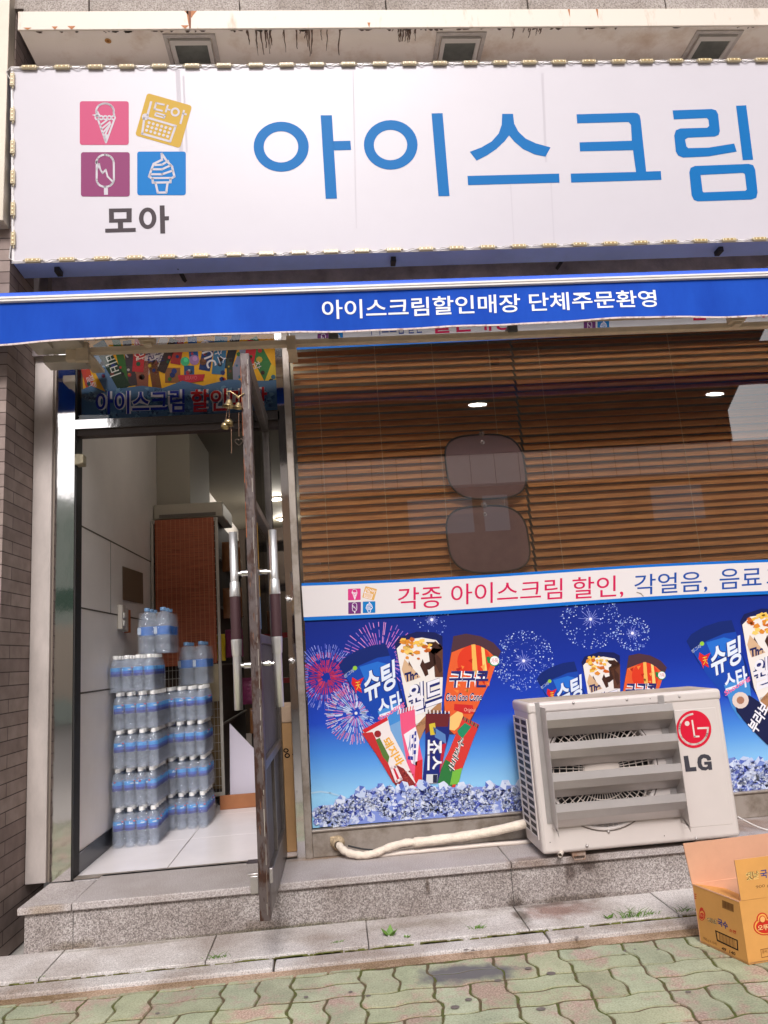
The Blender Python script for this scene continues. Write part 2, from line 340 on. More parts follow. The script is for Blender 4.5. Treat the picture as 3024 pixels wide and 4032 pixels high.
# interlocking pavers
def wav(t):
    t = t % 1.0
    K = [(0, 0), (.12, -.2), (.3, -1), (.42, -.75), (.58, .75), (.7, 1), (.88, .2), (1, 0)]
    for (a, x), (b, y) in zip(K, K[1:]):
        if t <= b: k = (t-a)/(b-a); return x+(y-x)*k
    return 0
MX, MY, AX, AY = .238, .195, .012, .009
pv = MB()
N = 12
def clip(poly, y):
    out = []
    for i, p in enumerate(poly):
        q = poly[(i+1) % len(poly)]
        if p[1] <= y: out.append(p)
        if (p[1]-y)*(q[1]-y) < 0: k = (y-p[1])/(q[1]-p[1]); out.append((p[0]+(q[0]-p[0])*k, y))
    return out
for i in range(-34, 32):
    for j in range(-2, 9):
        X0 = .98+i*MX; Y0 = -.785-j*MY; hv = (i+j) % 2
        for h in range(2):
            if hv == 1:   # pair of long blocks lying along X
                u0, u1, v0, v1 = 0, 1, h*.5, h*.5+.5
            else: u0, u1, v0, v1 = h*.5, h*.5+.5, 0, 1
            def Q(u, v): return (X0+u*MX+AX*wav(v+(.0 if 1 else 0)), Y0-v*MY+AY*wav(u))
            L = []
            for k in range(N): L.append(Q(u0+(u1-u0)*k/N, v0))
            for k in range(N): L.append(Q(u1, v0+(v1-v0)*k/N))
            for k in range(N): L.append(Q(u1-(u1-u0)*k/N, v1))
            for k in range(N): L.append(Q(u0, v1-(v1-v0)*k/N))
            cx = sum(p[0] for p in L)/len(L); cy = sum(p[1] for p in L)/len(L)
            L = [(p[0]+random.uniform(-.0012, .0012), p[1]+random.uniform(-.001, .001)) for p in L]
            lim = -.776+.018*(1 if cx < .15 else 0)
            L = clip(L, lim)
            if len(L) < 8: continue
            cx = sum(p[0] for p in L)/len(L); cy = sum(p[1] for p in L)/len(L)
            xs = [p[0] for p in L]; ys = [p[1] for p in L]
            if max(ys)-min(ys) < .02: continue
            gx = 1-.0062/(max(xs)-min(xs)); gy = 1-.0088/(max(ys)-min(ys)); fx = gx-.008/(max(xs)-min(xs)); fy = gy-.007/(max(ys)-min(ys))
            dz = random.uniform(-.0008, .0012); tx = random.uniform(-.006, .006); ty = random.uniform(-.006, .006)
            zz = lambda p, z: z+dz+(p[0]-cx)*tx+(p[1]-cy)*ty
            A = [(cx+(p[0]-cx)*gx, cy+(p[1]-cy)*gy) for p in L]; B = [(cx+(p[0]-cx)*fx, cy+(p[1]-cy)*fy) for p in L]
            a = [(p[0], p[1], zz(p, -.2045)) for p in A]; b = [(p[0], p[1], zz(p, -.200)) for p in B]; c0 = [(p[0], p[1], -.222) for p in A]
            n = len(L); k = random.uniform(.84, 1.08); col = (k*random.uniform(.97, 1.03), k, k*random.uniform(.95, 1.03), 1)
            pv.raw(c0+a, [(q, n+q, n+(q+1) % n, (q+1) % n) for q in range(n)], 1, col, True)
            pv.raw(a+b, [(q, n+q, n+(q+1) % n, (q+1) % n) for q in range(n)], 0, (col[0]*.8, col[1]*.76, col[2]*.68, 1), True)
            pv.face(b[::-1], 0, col)
def paver_mat():
    m = bpy.data.materials.new('green_paver'); m.use_nodes = True; t = m.node_tree; p = t.nodes['Principled BSDF']; p.inputs['Roughness'].default_value = .85
    L_ = t.links.new; geo = t.nodes.new('ShaderNodeNewGeometry')
    def noise(sc, det=5, rg=.6):
        n = t.nodes.new('ShaderNodeTexNoise'); n.inputs['Scale'].default_value = sc; n.inputs['Detail'].default_value = det; n.inputs['Roughness'].default_value = rg
        L_(geo.outputs['Position'], n.inputs['Vector']); return n
    def ramp(src, a, b, ca=(0, 0, 0, 1), cb=(1, 1, 1, 1)):
        r = t.nodes.new('ShaderNodeValToRGB'); r.color_ramp.elements[0].position = a; r.color_ramp.elements[1].position = b
        r.color_ramp.elements[0].color = ca; r.color_ramp.elements[1].color = cb; L_(src, r.inputs[0]); return r
    def mix(f, a, b, bl='MIX'):
        x = t.nodes.new('ShaderNodeMix'); x.data_type = 'RGBA'; x.blend_type = bl
        for i, q in ((0, f), (6, a), (7, b)):
            if hasattr(q, 'links'): L_(q, x.inputs[i])
            elif i == 0: x.inputs[0].default_value = q
            else: x.inputs[i].default_value = q
        return x.outputs[2]
    base = ramp(noise(9).outputs['Fac'], .3, .7, S(158, 162, 136), S(187, 190, 161)).outputs[0]
    worn = ramp(noise(5.5, 8, .75).outputs['Fac'], .50, .60).outputs[0]
    grit = ramp(noise(150, 3).outputs['Fac'], .35, .65, S(160, 134, 122), S(206, 180, 166)).outputs[0]
    c = mix(worn, base, grit)
    fine = ramp(noise(170, 2).outputs['Fac'], .3, .6, (.72, .72, .7, 1), (1.05, 1.05, 1.05, 1)).outputs[0]
    c = mix(1, c, fine, 'MULTIPLY')
    at_ = t.nodes.new('ShaderNodeAttribute'); at_.attribute_name = 'Col'; c = mix(1, c, at_.outputs['Color'], 'MULTIPLY')
    # oil stain
    mp = t.nodes.new('ShaderNodeMapping'); mp.inputs['Location'].default_value = (-.385, .90, .2); L_(geo.outputs['Position'], mp.inputs[0])
    mp2 = t.nodes.new('ShaderNodeMapping'); mp2.inputs['Scale'].default_value = (5.6, 13, 1); L_(mp.outputs[0], mp2.inputs[0])
    ln = t.nodes.new('ShaderNodeVectorMath'); ln.operation = 'LENGTH'; L_(mp2.outputs[0], ln.inputs[0])
    ad = t.nodes.new('ShaderNodeMath'); ad.operation = 'MULTIPLY_ADD'; ad.inputs[1].default_value = 1.6; L_(noise(12).outputs['Fac'], ad.inputs[0]); L_(ln.outputs['Value'], ad.inputs[2])
    st = ramp(ad.outputs[0], 1.45/2, 1.0).outputs[0]
    dv = t.nodes.new('ShaderNodeMath'); dv.operation = 'MULTIPLY'; dv.inputs[1].default_value = .5; L_(ad.outputs[0], dv.inputs[0]); L_(dv.outputs[0], st.node.inputs[0])
    c = mix(st, (.13, .12, .125, 1), c)
    L_(c, p.inputs['Base Color'])
    b = t.nodes.new('ShaderNodeBump'); b.inputs['Strength'].default_value = .35; b.inputs['Distance'].default_value = .004
    L_(noise(70, 6).outputs['Fac'], b.inputs['Height']); L_(b.outputs[0], p.inputs['Normal']); return m
tag(pv.build('pavement', [paver_mat(), M_joint]), kind='structure')
# mortar strip between kerb and pavers
g = MB(); g.box(-9, 9, -.775, -.7145, -.235, -.2012)
tag(g.build('mortar_strip', granite('sandy_mortar', S(140, 112, 90), S(186, 156, 132), S(208, 184, 164), 160, S(170, 160, 120), .6)), kind='structure')
# flat granite slabs, kerb
def slabs(name, js, y0, y1, zt, zb, m, gap=.004, r=.003, jit=.002):
    b = MB()
    for a, c in zip(js, js[1:]):
        d = random.uniform(-jit, jit); b.rbox(a+gap/2, c-gap/2, y0, y1, zb, zt+d, r)
    return tag(b.build(name, m), kind='structure')
slabs('granite_paving', [-7.15, -6.55, -5.95, -5.35, -4.75, -4.15, -3.55, -2.95, -2.35, -1.75, -1.15, -.548, .063, .684, 1.28, 1.88, 2.48, 3.08, 3.68, 4.28, 4.88, 5.48, 6.08, 6.68], -.622, -.352, -.178, -.235, G_slab)
slabs('kerb', [-7.3, -6.3, -5.3, -4.3, -3.3, -2.3, -1.29, -.289, .737, 1.74, 2.74, 3.7, 4.7, 5.7, 6.7], -.716, -.632, -.188, -.235, G_kerb, .007, .006)
# step
b = MB(); b.box(-1.31, 9, -.352, -.02, -.238, -.0305)
stp = MB()
for a, c in zip([-1.31, -1.118, .689, 2.5, 4.3], [-1.118, .689, 2.5, 4.3, 6]): stp.box(a+.0015, c-.0015, -.355, -.33, -.236, -.0302)
step = thing('granite_step', 'long speckled granite entrance step with projecting tread under door and window', 'step', (0, -.2, -.2))
def kid(o, p):
    o.parent = p; o.matrix_parent_inverse = p.matrix_basis.inverted() if p.matrix_world == Matrix() else Matrix.Translation(-Vector(p.location)); return o
kid(stp.build('riser', G_riser), step)
kid(b.build('step_core', mat('dark_joint', (.05, .045, .04, 1), .9)), step)
for i, (a, c) in enumerate([(-1.335, -1.12), (-1.12, .69), (.69, 2.5), (2.5, 4.3), (4.3, 6.1)]):
    t = MB(); t.rbox(a+.0015, c-.0015, -.372, .03 if i else -.03, -.030, 0 if i else -.002, .005); kid(t.build('tread', G_top), step)

# ---------------------------------------------------------------- building shell
bld = thing('shop_building', 'street front of a shop with granite cladding, cream fascia and dark concrete beam', 'building', (0, 3, 0))
def bpart(mb, name, m, label=None):
    o = kid(mb.build(name, m), bld)
    if label: o['label'] = label
    return o
b = MB(); b.box(-1.44, 9, 0.03, .25, 2.62, 4.05); b.box(-1.44, 9, -.005, .03, 2.80, 4.05); b.box(-1.44, 9, .0, .03, 2.745, 2.765)
bpart(b, 'beam', M_conc)
b = MB(); b.box(-1.372, 9, -.47, .02, 4.02, 4.032); bpart(b, 'soffit', M_soff)
b = MB(); b.rbox(-1.378, 9, -.480, -.470, 4.018, 4.125, .003); b.box(-1.378, 9, -.47, -.40, 4.112, 4.122); bpart(b, 'fascia', M_fascia)
b = MB()
js = [-1.372, -1.05, -.30, .45, 1.2, 1.95, 2.7, 3.45, 4.2, 4.95, 5.7, 6.45, 7.2, 8.1, 9]
for a, c in zip(js, js[1:]): b.rbox(a+.003, c-.003, -.44, -.10, 4.124, 4.26, .003)
b.box(-9, 9, -.36, -.1, 4.262, 5.2)
for k in range(5): b.rbox(3.62+k*1.1, 4.71+k*1.1, -.06, .2, .0, 2.64, .003)
bpart(b, 'stone_cladding', G_clad)
b = MB(); b.box(-1.372, -1.36, -.47, 0, 4.03, 4.12); b.box(-1.56, -1.372, -.06, .1, 2.5, 5.2); bpart(b, 'side_wall', mat('grey_render', S(150, 138, 138), .8))
# stains under the soffit
st = Print(lambda u, v: Vector((u, v, 4.0185)), (0, 0, -1), .0005)
rs = random.Random(3)
def drip(x, y0, ln, wd, c):
    pts = []; n = 7; x_ = x
    L_ = []; R_ = []
    for k in range(n+1):
        x_ += rs.uniform(-.003, .003); ww = wd*(1-k/n*.6)*rs.uniform(.5, 1.1); y = y0+ln*k/n
        L_.append((x_-ww, y)); R_.append((x_+ww, y))
    st.poly(L_+R_[::-1], c, 1)
for k in range(44):
    x = rs.choice([rs.uniform(-.30, .23), rs.uniform(-.22, .2), rs.uniform(.46, .60), rs.uniform(1.05, 1.25)]); drip(x, -.469, rs.uniform(.02, .17)*(1 if x < .3 else .5), rs.uniform(.0025, .006), S(120, 96, 84))
for k in range(60): drip(rs.uniform(-1.3, 2.4), -.469, rs.uniform(.004, .012), rs.uniform(.004, .03), S(96, 76, 64))
st.disc((-.965, -.41), .016, S(190, 140, 84), 1); st.disc((-.965, -.41), .007, S(150, 92, 40), 2)
kid(st.build('stain', None, PRINT_M), bld)['kind'] = 'stuff'
rf = Print(lambda u, v: Vector((u, -.4805, v)), (0, -1, 0), .0005)
for x, w_, h_ in [(-.55, .012, .10), (-.54, .03, .04), (-1.2, .015, .018), (-1.12, .02, .02), (-1.33, .02, .012), (-.57, .02, .02), (.35, .008, .03), (1.4, .006, .05), (1.55, .006, .06)]:
    z1 = 4.122 if h_ > .03 else 4.018+h_
    rf.poly([(x-w_, z1), (x+w_, z1), (x+w_*.4, z1-h_*.6), (x+w_*.15, z1-h_), (x-w_*.3, z1-h_*.7)], S(186, 118, 70), 1)
rf.poly([(-.552, 4.12), (-.538, 4.12), (-.541, 4.02), (-.549, 4.02)], S(130, 70, 34), 2)
kid(rf.build('rust_stain', None, PRINT_M), bld)['kind'] = 'stuff'
# interior
b = MB()
b.box(-1.262, -1.244, .05, 6.5, -.001, 2.9); bpart(b, 'interior_side_wall', M_wallp)
b = MB()
for z in (.815, 1.228, 1.64): b.box(-1.2445, -1.2425, .07, 6.0, z-.004, z+.004)
for y in (.586,): b.box(-1.2445, -1.2425, y-.0012, y+.0012, 1.232, 1.636)
bpart(b, 'panel_joint', mat('joint_line', S(96, 88, 78), .8))
b = MB(); b.box(-1.244, -1.238, .07, 1.4, 0, .092); bpart(b, 'skirting', mat('black_skirting', S(38, 36, 38), .3))
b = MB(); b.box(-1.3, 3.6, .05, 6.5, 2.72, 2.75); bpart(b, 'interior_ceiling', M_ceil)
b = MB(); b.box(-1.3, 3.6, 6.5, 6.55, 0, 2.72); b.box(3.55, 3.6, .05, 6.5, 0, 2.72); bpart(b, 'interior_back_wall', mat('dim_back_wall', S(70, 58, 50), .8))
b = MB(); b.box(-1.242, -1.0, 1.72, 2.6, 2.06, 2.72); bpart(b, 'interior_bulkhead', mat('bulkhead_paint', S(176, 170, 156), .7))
# floor of the shop, tiles
b = MB(); b.box(-1.3, 3.6, .05, 6.5, -.05, -.004); 
fl = b.build('shop_floor', mat('tile_grout', S(120, 108, 104), .9)); tag(fl, kind='structure')
b = MB()
for i in range(8):
    for j in range(11):
        x0 = -.832+(i-1)*.6; y0 = .006+j*.6-.0; x1 = x0+.6; y1 = y0+.6
        x0 = max(x0, -1.243); 
        b.rbox(x0+.003, x1-.0015, y0+.001, y1-.001, -.02, -.0005, .001, seg=1)
tag(b.build('floor_tiles', M_floor), kind='structure')

# brick pier
def brick_mat():
    m = bpy.data.materials.new('long_grey_brick'); m.use_nodes = True; t = m.node_tree; p = t.nodes['Principled BSDF']; p.inputs['Roughness'].default_value = .85
    geo = t.nodes.new('ShaderNodeNewGeometry'); sp = t.nodes.new('ShaderNodeSeparateXYZ'); t.links.new(geo.outputs['Position'], sp.inputs[0])
    a = t.nodes.new('ShaderNodeMath'); a.operation = 'ADD'; t.links.new(sp.outputs[0], a.inputs[0]); t.links.new(sp.outputs[1], a.inputs[1])
    cb = t.nodes.new('ShaderNodeCombineXYZ'); t.links.new(a.outputs[0], cb.inputs[0]); t.links.new(sp.outputs[2], cb.inputs[1])
    br = t.nodes.new('ShaderNodeTexBrick'); br.inputs['Scale'].default_value = 1; br.inputs['Brick Width'].default_value = .42; br.inputs['Row Height'].default_value = .0585
    br.inputs['Mortar Size'].default_value = .0022; br.inputs['Color1'].default_value = S(142, 124, 118); br.inputs['Color2'].default_value = S(166, 148, 140); br.inputs['Mortar'].default_value = S(78, 62, 58)
    br.offset_frequency = 2; br.offset = .37
    t.links.new(cb.outputs[0], br.inputs['Vector'])
    n = t.nodes.new('ShaderNodeTexNoise'); n.inputs['Scale'].default_value = 14; n.inputs['Detail'].default_value = 8; t.links.new(geo.outputs['Position'], n.inputs['Vector'])
    r = t.nodes.new('ShaderNodeValToRGB'); r.color_ramp.elements[0].position = .3; r.color_ramp.elements[0].color = (.78, .76, .75, 1); r.color_ramp.elements[1].position = .7; r.color_ramp.elements[1].color = (1.1, 1.1, 1.1, 1)
    t.links.new(n.outputs['Fac'], r.inputs[0]); mx = t.nodes.new('ShaderNodeMix'); mx.data_type = 'RGBA'; mx.blend_type = 'MULTIPLY'; mx.inputs[0].default_value = 1
    t.links.new(br.outputs[0], mx.inputs[6]); t.links.new(r.outputs[0], mx.inputs[7]); t.links.new(mx.outputs[2], p.inputs['Base Color'])
    bp = t.nodes.new('ShaderNodeBump'); bp.inputs['Strength'].default_value = .8; bp.inputs['Distance'].default_value = .004; bp.invert = True
    t.links.new(br.outputs['Fac'], bp.inputs['Height']); t.links.new(bp.outputs[0], p.inputs['Normal']); return m
b = MB(); b.box(-9, -1.442, -.342, .2, -.235, 5.2)
tag(b.build('brick_pier', brick_mat()), 'pier of long thin grey bricks at the left edge beside the pale door jamb', 'pier')
cl = thing('cladding_box', 'pale metal cladding box fixed high on the brick pier left of the white sign', 'cladding', (-1.9, -.4, 3.06))
b = MB(); b.rbox(-4.6, -1.446, -.418, -.343, 3.03, 5.2, .003); kid(b.build('casing', mat('pale_cladding', S(205, 192, 176), .5, .2, var=.1, vscale=3)), cl)

# recessed soffit lights
L0 = thing('soffit_light', 'leftmost recessed square floodlight in the stained soffit above the logo', 'floodlight', (0, 0, 0), 'square floodlights recessed in the soffit')
b = MB()
for a in ((-.13, .13, -.115, -.095), (-.13, .13, .095, .115), (-.13, -.11, -.095, .095), (.11, .13, -.095, .095)): b.box(a[0], a[1], a[2], a[3], -.008, -.0005)
b.build('outer_frame', mat('white_lamp_frame', S(200, 190, 184), .5, var=.15, vscale=20), L0)
b = MB()
for a in ((-.102, .102, -.09, -.062), (-.102, .102, .064, .082), (-.102, -.082, -.062, .064), (.082, .102, -.062, .064)): b.box(a[0], a[1], a[2], a[3], -.020, -.004)
b.build('inner_frame', mat('white_lamp_frame2', S(214, 206, 200), .45), L0)
b = MB(); b.face([(-.083, -.063, -.012), (-.083, .066, -.012), (.083, .066, -.012), (.083, -.063, -.012)]); b.build('lens', mat('lamp_lens', S(132, 134, 128), .15, .3, var=.2, vscale=12), L0)
L0.location = (-.557, -.335, 4.02)
for x, lb in ((.832, 'recessed square floodlight in the soffit above the middle of the white sign'), (2.222, 'rightmost recessed square floodlight in the soffit')):
    c = copy_tree(L0); c.location = (x, -.335, 4.02); c['label'] = lb

# ---------------------------------------------------------------- door frame (jamb, lintel, transom)
df = thing('door_frame', 'pale and mirror-polished steel jambs and lintel around the open shop doorway', 'door frame', (-.72, .02, 0))
b = MB(); b.rbox(-1.440, -1.349, -.03, .06, -.0, 2.6, .004); kid(b.build('left_post', M_alu), df)
b = MB(); b.box(-1.348, -1.3365, -.012, .05, 0, 2.6); kid(b.build('groove_strip', mat('groove_steel', S(150, 136, 126), .4, .4)), df)
b = MB(); b.box(-1.336, -1.243, -.02, .0, -.001, 2.6); kid(b.build('mirror_post', M_mirror), df)
b = MB(); b.box(-1.2425, -1.2365, -.012, .075, -.001, 2.6); kid(b.build('dark_rebate', M_dark), df)
b = MB(); b.box(-1.243, -.218, -.02, .02, 2.118, 2.165); kid(b.build('lintel', M_mirror), df)
b = MB(); b.box(-1.243, -.218, -.005, .05, 2.085, 2.117); kid(b.build('door_head', mat('dark_head', S(60, 46, 40), .5)), df)
b = MB(); b.box(-.226, -.190, -.02, .05, -.001, 2.6); kid(b.build('mirror_post', M_mirror), df)
b = MB(); b.box(-1.25, -.2, .0, .048, -.004, .0); kid(b.build('threshold', M_sill), df)
b = MB(); b.box(-1.236, -.227, .042, .048, 2.166, 2.62); kid(b.build('transom_backing', mat('transom_backing', S(90, 80, 60), .4)), df)
b = MB(); b.face([(-1.236, .004, 2.166), (-.227, .004, 2.166), (-.227, .004, 2.62), (-1.236, .004, 2.62)]); kid(b.build('transom_pane', M_glass3), df)
b = MB(); b.rbox(-1.24, -1.20, -.03, .03, 1.93, 1.985, .004); b.rbox(-1.215, -1.196, -.035, .01, 1.935, 1.98, .003); kid(b.build('latch_keeper', mat('worn_ivory_plastic', S(180, 168, 140), .5, var=.2, vscale=40)), df)
b = MB(); b.box(-.46, -.30, -.02, .045, -.0005, .0025); kid(b.build('floor_hinge_plate', mat('dark_plate', S(88, 78, 80), .4, .4)), df)

# ---------------------------------------------------------------- logo drawing (u,v) in logo units
def logo(pr, xf, L=1, lower_only=False, only=None, yellow=S(236, 200, 104), pink=S(230, 126, 160), purple=S(178, 100, 142), blue=S(20, 152, 222)):
    old = pr.xf; pr.xf = xf; W = S(246, 238, 246) if only is None else S(211, 204, 211)
    def rr(x0, y0, x1, y1, r=32, rot=0):
        pts = []
        for cx, cy, a0 in ((x1-r, y0+r, -90), (x1-r, y1-r, 0), (x0+r, y1-r, 90), (x0+r, y0+r, 180)):
            for k in range(5): a = radians(a0+k*22.5); pts.append((cx+r*cos(a), cy+r*sin(a)))
        if rot:
            mx, my = (x0+x1)/2, (y0+y1)/2; c, s_ = cos(rot), sin(rot)
            pts = [(mx+(p[0]-mx)*c-(p[1]-my)*s_, my+(p[0]-mx)*s_+(p[1]-my)*c) for p in pts]
        return pts
    if not lower_only and only in (None, 0):
        pr.poly(rr(115, 165, 755, 735), pink, L)
        pr.stroke([(345, 350)]+[(445+115*cos(a), 300+105*sin(a)) for a in [pi*.95+k*pi*1.1/14 for k in range(15)]]+[(565, 350)], 26, W, L+1)
        for k in range(5): pr.ring((342+k*53, 382), 34, 20, W, L+1, 12)
        pr.stroke([(355, 410), (458, 705), (565, 410)], 24, W, L+1)
        for k in range(5): pr.stroke([(375+k*17, 465+k*52), (450+k*5 if k else 440, 415+k*48)] if k > 3 else [(380+k*18, 480+k*50), (min(470+k*40, 545-k*14), 415+k*24)], 22, W, L+1)
        pr.poly([(275, 345), (330, 335), (350, 290), (385, 350), (340, 375)], W, L+1)
    if not lower_only and only in (None, 1):
        pr.poly(rr(905, 130, 1515, 705, 36, radians(16)), yellow, L)
        pr.stroke([(1047, 178), (1000, 345)], 30, W, L+1); pr.disc((972, 370), 44, W, L+1, 14)
        pr.stroke([(960, 378), (930, 590), (1295, 692), (1368, 490), (1010, 385)], 28, W, L+1)
        for r_ in range(3):
            for c_ in range(6): pr.disc((1020-r_*16+c_*55, 447+r_*50+c_*16), 20, W, L+1, 8)
        pr.stroke([(1215, 212), (1112, 190), (1092, 268), (1190, 292)], 24, W, L+1); pr.stroke([(1265, 222), (1238, 305)], 24, W, L+1); pr.stroke([(1252, 268), (1292, 280)], 20, W, L+1)
        pr.stroke([(1112, 318), (1232, 352), (1215, 385), (1098, 352)], 20, W, L+1, True)
        pr.ring((1362, 308), 60, 26, W, L+1, 18); pr.stroke([(1475, 290), (1432, 455)], 26, W, L+1); pr.stroke([(1460, 325), (1505, 338)], 22, W, L+1)
    pr.only = only
    if only in (None, 2): pr.poly(rr(130, 830, 768, 1410), purple, L)
    if only in (None, 2): pr.stroke([(335, 960)]+[(445+115*cos(a), 975+110*sin(a)) for a in [pi+k*pi/10 for k in range(11)]]+[(562, 1190)]+[(448+112*cos(a), 1190+95*sin(a)) for a in [k*pi/10 for k in range(11)]]+[(338, 960)], 26, W, L+1)
    if only in (None, 2): pr.stroke([(340, 1060), (368, 985), (385, 1060), (415, 1105), (455, 1060), (480, 1150), (545, 1215)], 22, W, L+1)
    if only in (None, 2): pr.stroke([(456, 1290), (458, 1370)], 52, W, L+1)
    if only in (None, 3): pr.poly(rr(865, 822, 1500, 1392), blue, L)
    if only in (None, 3): pr.stroke([(1185, 850), (1250, 945), (1320, 1020), (1335, 1080), (1350, 1150), (1300, 1180), (1300, 1225), (1070, 1230), (1065, 1180), (1020, 1150), (1050, 1060), (1080, 985), (1190, 930), (1185, 850)], 28, W, L+1)
    if only in (None, 3): pr.stroke([(1100, 1000), (1190, 995), (1270, 945)], 26, W, L+1)
    if only in (None, 3): pr.stroke([(1070, 1055), (1190, 1055), (1310, 1000)], 26, W, L+1); pr.stroke([(1040, 1120), (1190, 1120), (1335, 1070)], 26, W, L+1)
    if only in (None, 3): pr.stroke([(1070, 1170), (1300, 1168)], 24, W, L+1)
    if only in (None, 3): pr.stroke([(1105, 1230), (1135, 1360), (1245, 1358), (1262, 1230)], 28, W, L+1)
    pr.xf = old

# ---------------------------------------------------------------- big sign
sg = thing('shop_sign', 'large white lit-box sign with blue letters and four coloured logo tiles above the awning', 'sign', (.5, -.3, 2.85))
SB = Vector((0, -.35, 2.848)); ST = Vector((0, -.42, 3.858)); sdv = (ST-SB).normalized(); SN = Vector((1, 0, 0)).cross(sdv).normalized()
if SN.y > 0: SN = -SN
fS = lambda px, py: onpl(px, py, SB+SN*.0, SN)
def sgp(u, t, off=0): return Vector((u, 0, 0))+SB+(ST-SB)*t+SN*off
XL, XR = -1.425, 4.4
b = MB()
F4 = [sgp(XL, 0), sgp(XR, 0), sgp(XR, 1), sgp(XL, 1)]
Bk = [Vector((XL, -.215, 2.842)), Vector((XR, -.215, 2.842)), Vector((XR, -.215, 3.86)), Vector((XL, -.215, 3.86))]
b.face([F4[0], Bk[0], Bk[1], F4[1]]); b.face([F4[3], F4[2], Bk[2], Bk[3]], 1); b.face([F4[0], F4[3], Bk[3], Bk[0]]); b.face([F4[1], Bk[1], Bk[2], F4[2]]); b.face(Bk[::-1])
for x in (-1.2, -.5, .35, 1.55, 2.7):
    pass
kid(b.build('sign_box', [M_signside, mat('pale_sign_top', S(225, 215, 210), .6)]), sg)
b = MB(); n = 10; m_ = 40
b.face([p+SN*.0015 for p in F4]); kid(b.build('sign_face', M_signface), sg)
b = MB(); e = .009
for (u0, u1, t0, t1) in ((XL-.004, XR, -.004, .009), (XL-.004, XR, .991, 1.004), (XL-.004, XL+.009, .009, .991)):
    q = [sgp(u0, t0, .004), sgp(u1, t0, .004), sgp(u1, t1, .004), sgp(u0, t1, .004)]; k = [p-SN*.006 for p in q]
    b.raw(q+k, [(0, 1, 2, 3), (0, 4, 5, 1), (1, 5, 6, 2), (2, 6, 7, 3), (3, 7, 4, 0)])
kid(b.build('edge_trim', mat('white_trim', S(236, 230, 230), .4)), sg)
pr = Print(fS, SN, .0008)
BL = S(0, 112, 184)
a1 = lambda pts: [(x*.91139, y*.91139) for x, y in pts]
a2 = lambda pts: [(1512+x*.91139, y*.91139) for x, y in pts]
def ell(c, rx, ry, n=40): return [(c[0]+rx*cos(2*pi*k/n), c[1]+ry*sin(2*pi*k/n)) for k in range(n)]
pr.poly([a1(ell((1215, 635), 119, 108)), a1(ell((1214, 635.5), 74.5, 67.5))], BL, 3)
pr.poly(a1([(1385, 499), (1434, 499), (1456, 859), (1407, 860)]), BL, 3); pr.poly(a1([(1439, 611), (1514, 609), (1517, 649), (1442, 651)]), BL, 3)
kid(pr.build('letter'), sg); pr = Print(fS, SN, .0008)
pr.poly([a2(ell((29, 627), 116, 107)), a2(ell((28, 627.5), 72, 65.5))], BL, 3)
pr.poly(a2([(205, 491), (253, 490), (283, 848), (235, 849)]), BL, 3)
kid(pr.build('letter'), sg); pr = Print(fS, SN, .0008)
pr.poly(a2([(510, 493), (557, 493), (562, 535), (580, 570), (612, 600), (655, 620), (719, 638), (697, 678), (650, 668), (600, 645), (562, 612), (540, 586), (520, 612), (485, 645), (445, 672), (400, 695), (370, 657), (420, 638), (465, 612), (495, 578), (508, 540)]), BL, 3)
pr.poly(a2([(360, 761), (756, 751), (758, 790), (363, 801)]), BL, 3)
kid(pr.build('letter'), sg); pr = Print(fS, SN, .0008)
pr.poly(a2([(831, 495), (1078, 488), (1095, 491), (1104, 500), (1108, 518), (1132, 742), (1195, 740), (1198, 778), (808, 790), (806, 751), (1088, 744), (1075, 650), (846, 655), (844, 616), (1070, 609), (1066, 540), (1056, 528), (834, 534)]), BL, 3)
kid(pr.build('letter'), sg); pr = Print(fS, SN, .0008)
pr.poly(a2([(1246, 478), (1415, 472), (1434, 478), (1443, 496), (1450, 568), (1445, 584), (1428, 591), (1312, 596), (1300, 604), (1306, 634), (1314, 641), (1400, 639), (1512, 621), (1523, 656), (1400, 677), (1292, 682), (1270, 673), (1260, 655), (1253, 587), (1260, 564), (1280, 556), (1395, 553), (1404, 545), (1401, 519), (1394, 511), (1251, 517)]), BL, 3)
pr.poly(a2([(1520, 458), (1564, 456), (1594, 691), (1549, 693)]), BL, 3)
pr.poly([a2([(1318, 745), (1324, 726), (1342, 718), (1575, 709), (1594, 715), (1603, 735), (1613, 832), (1608, 855), (1588, 863), (1355, 871), (1338, 865), (1328, 845)]), a2([(1367, 757), (1550, 748), (1558, 753), (1566, 820), (1560, 825), (1380, 832), (1376, 828)])], BL, 3)
l3 = lambda p: (280+p[0]*.3014, 350+p[1]*.3014)
DG = S(76, 66, 70)
z = lambda pts: [l3(p) for p in pts]
kid(pr.build('letter'), sg); pr = Print(fS, SN, .0008)
pr.poly([z([(495, 1567), (793, 1562), (793, 1745), (498, 1752)]), z([(560, 1615), (725, 1612), (725, 1697), (562, 1702)])], DG, 3)
pr.poly(z([(612, 1746), (680, 1745), (682, 1830), (614, 1831)]), DG, 3); pr.poly(z([(447, 1831), (846, 1820), (847, 1868), (448, 1880)]), DG, 4)
kid(pr.build('letter'), sg); pr = Print(fS, SN, .0008)
pr.poly([z(ell((1002, 1693), 114, 140)), z(ell((1002, 1693), 55, 88))], DG, 3)
pr.poly(z([(1158, 1526), (1222, 1524), (1230, 1892), (1167, 1893)]), DG, 3); pr.poly(z([(1222, 1668), (1280, 1665), (1280, 1718), (1225, 1722)]), DG, 3)
kid(pr.build('letter'), sg)
for q_ in range(4):
    pr = Print(fS, SN, .0008); logo(pr, l3, 3, only=q_, yellow=S(206, 166, 66), pink=S(206, 88, 126), purple=S(146, 66, 112), blue=S(4, 120, 196)); kid(pr.build('logo_tile'), sg)
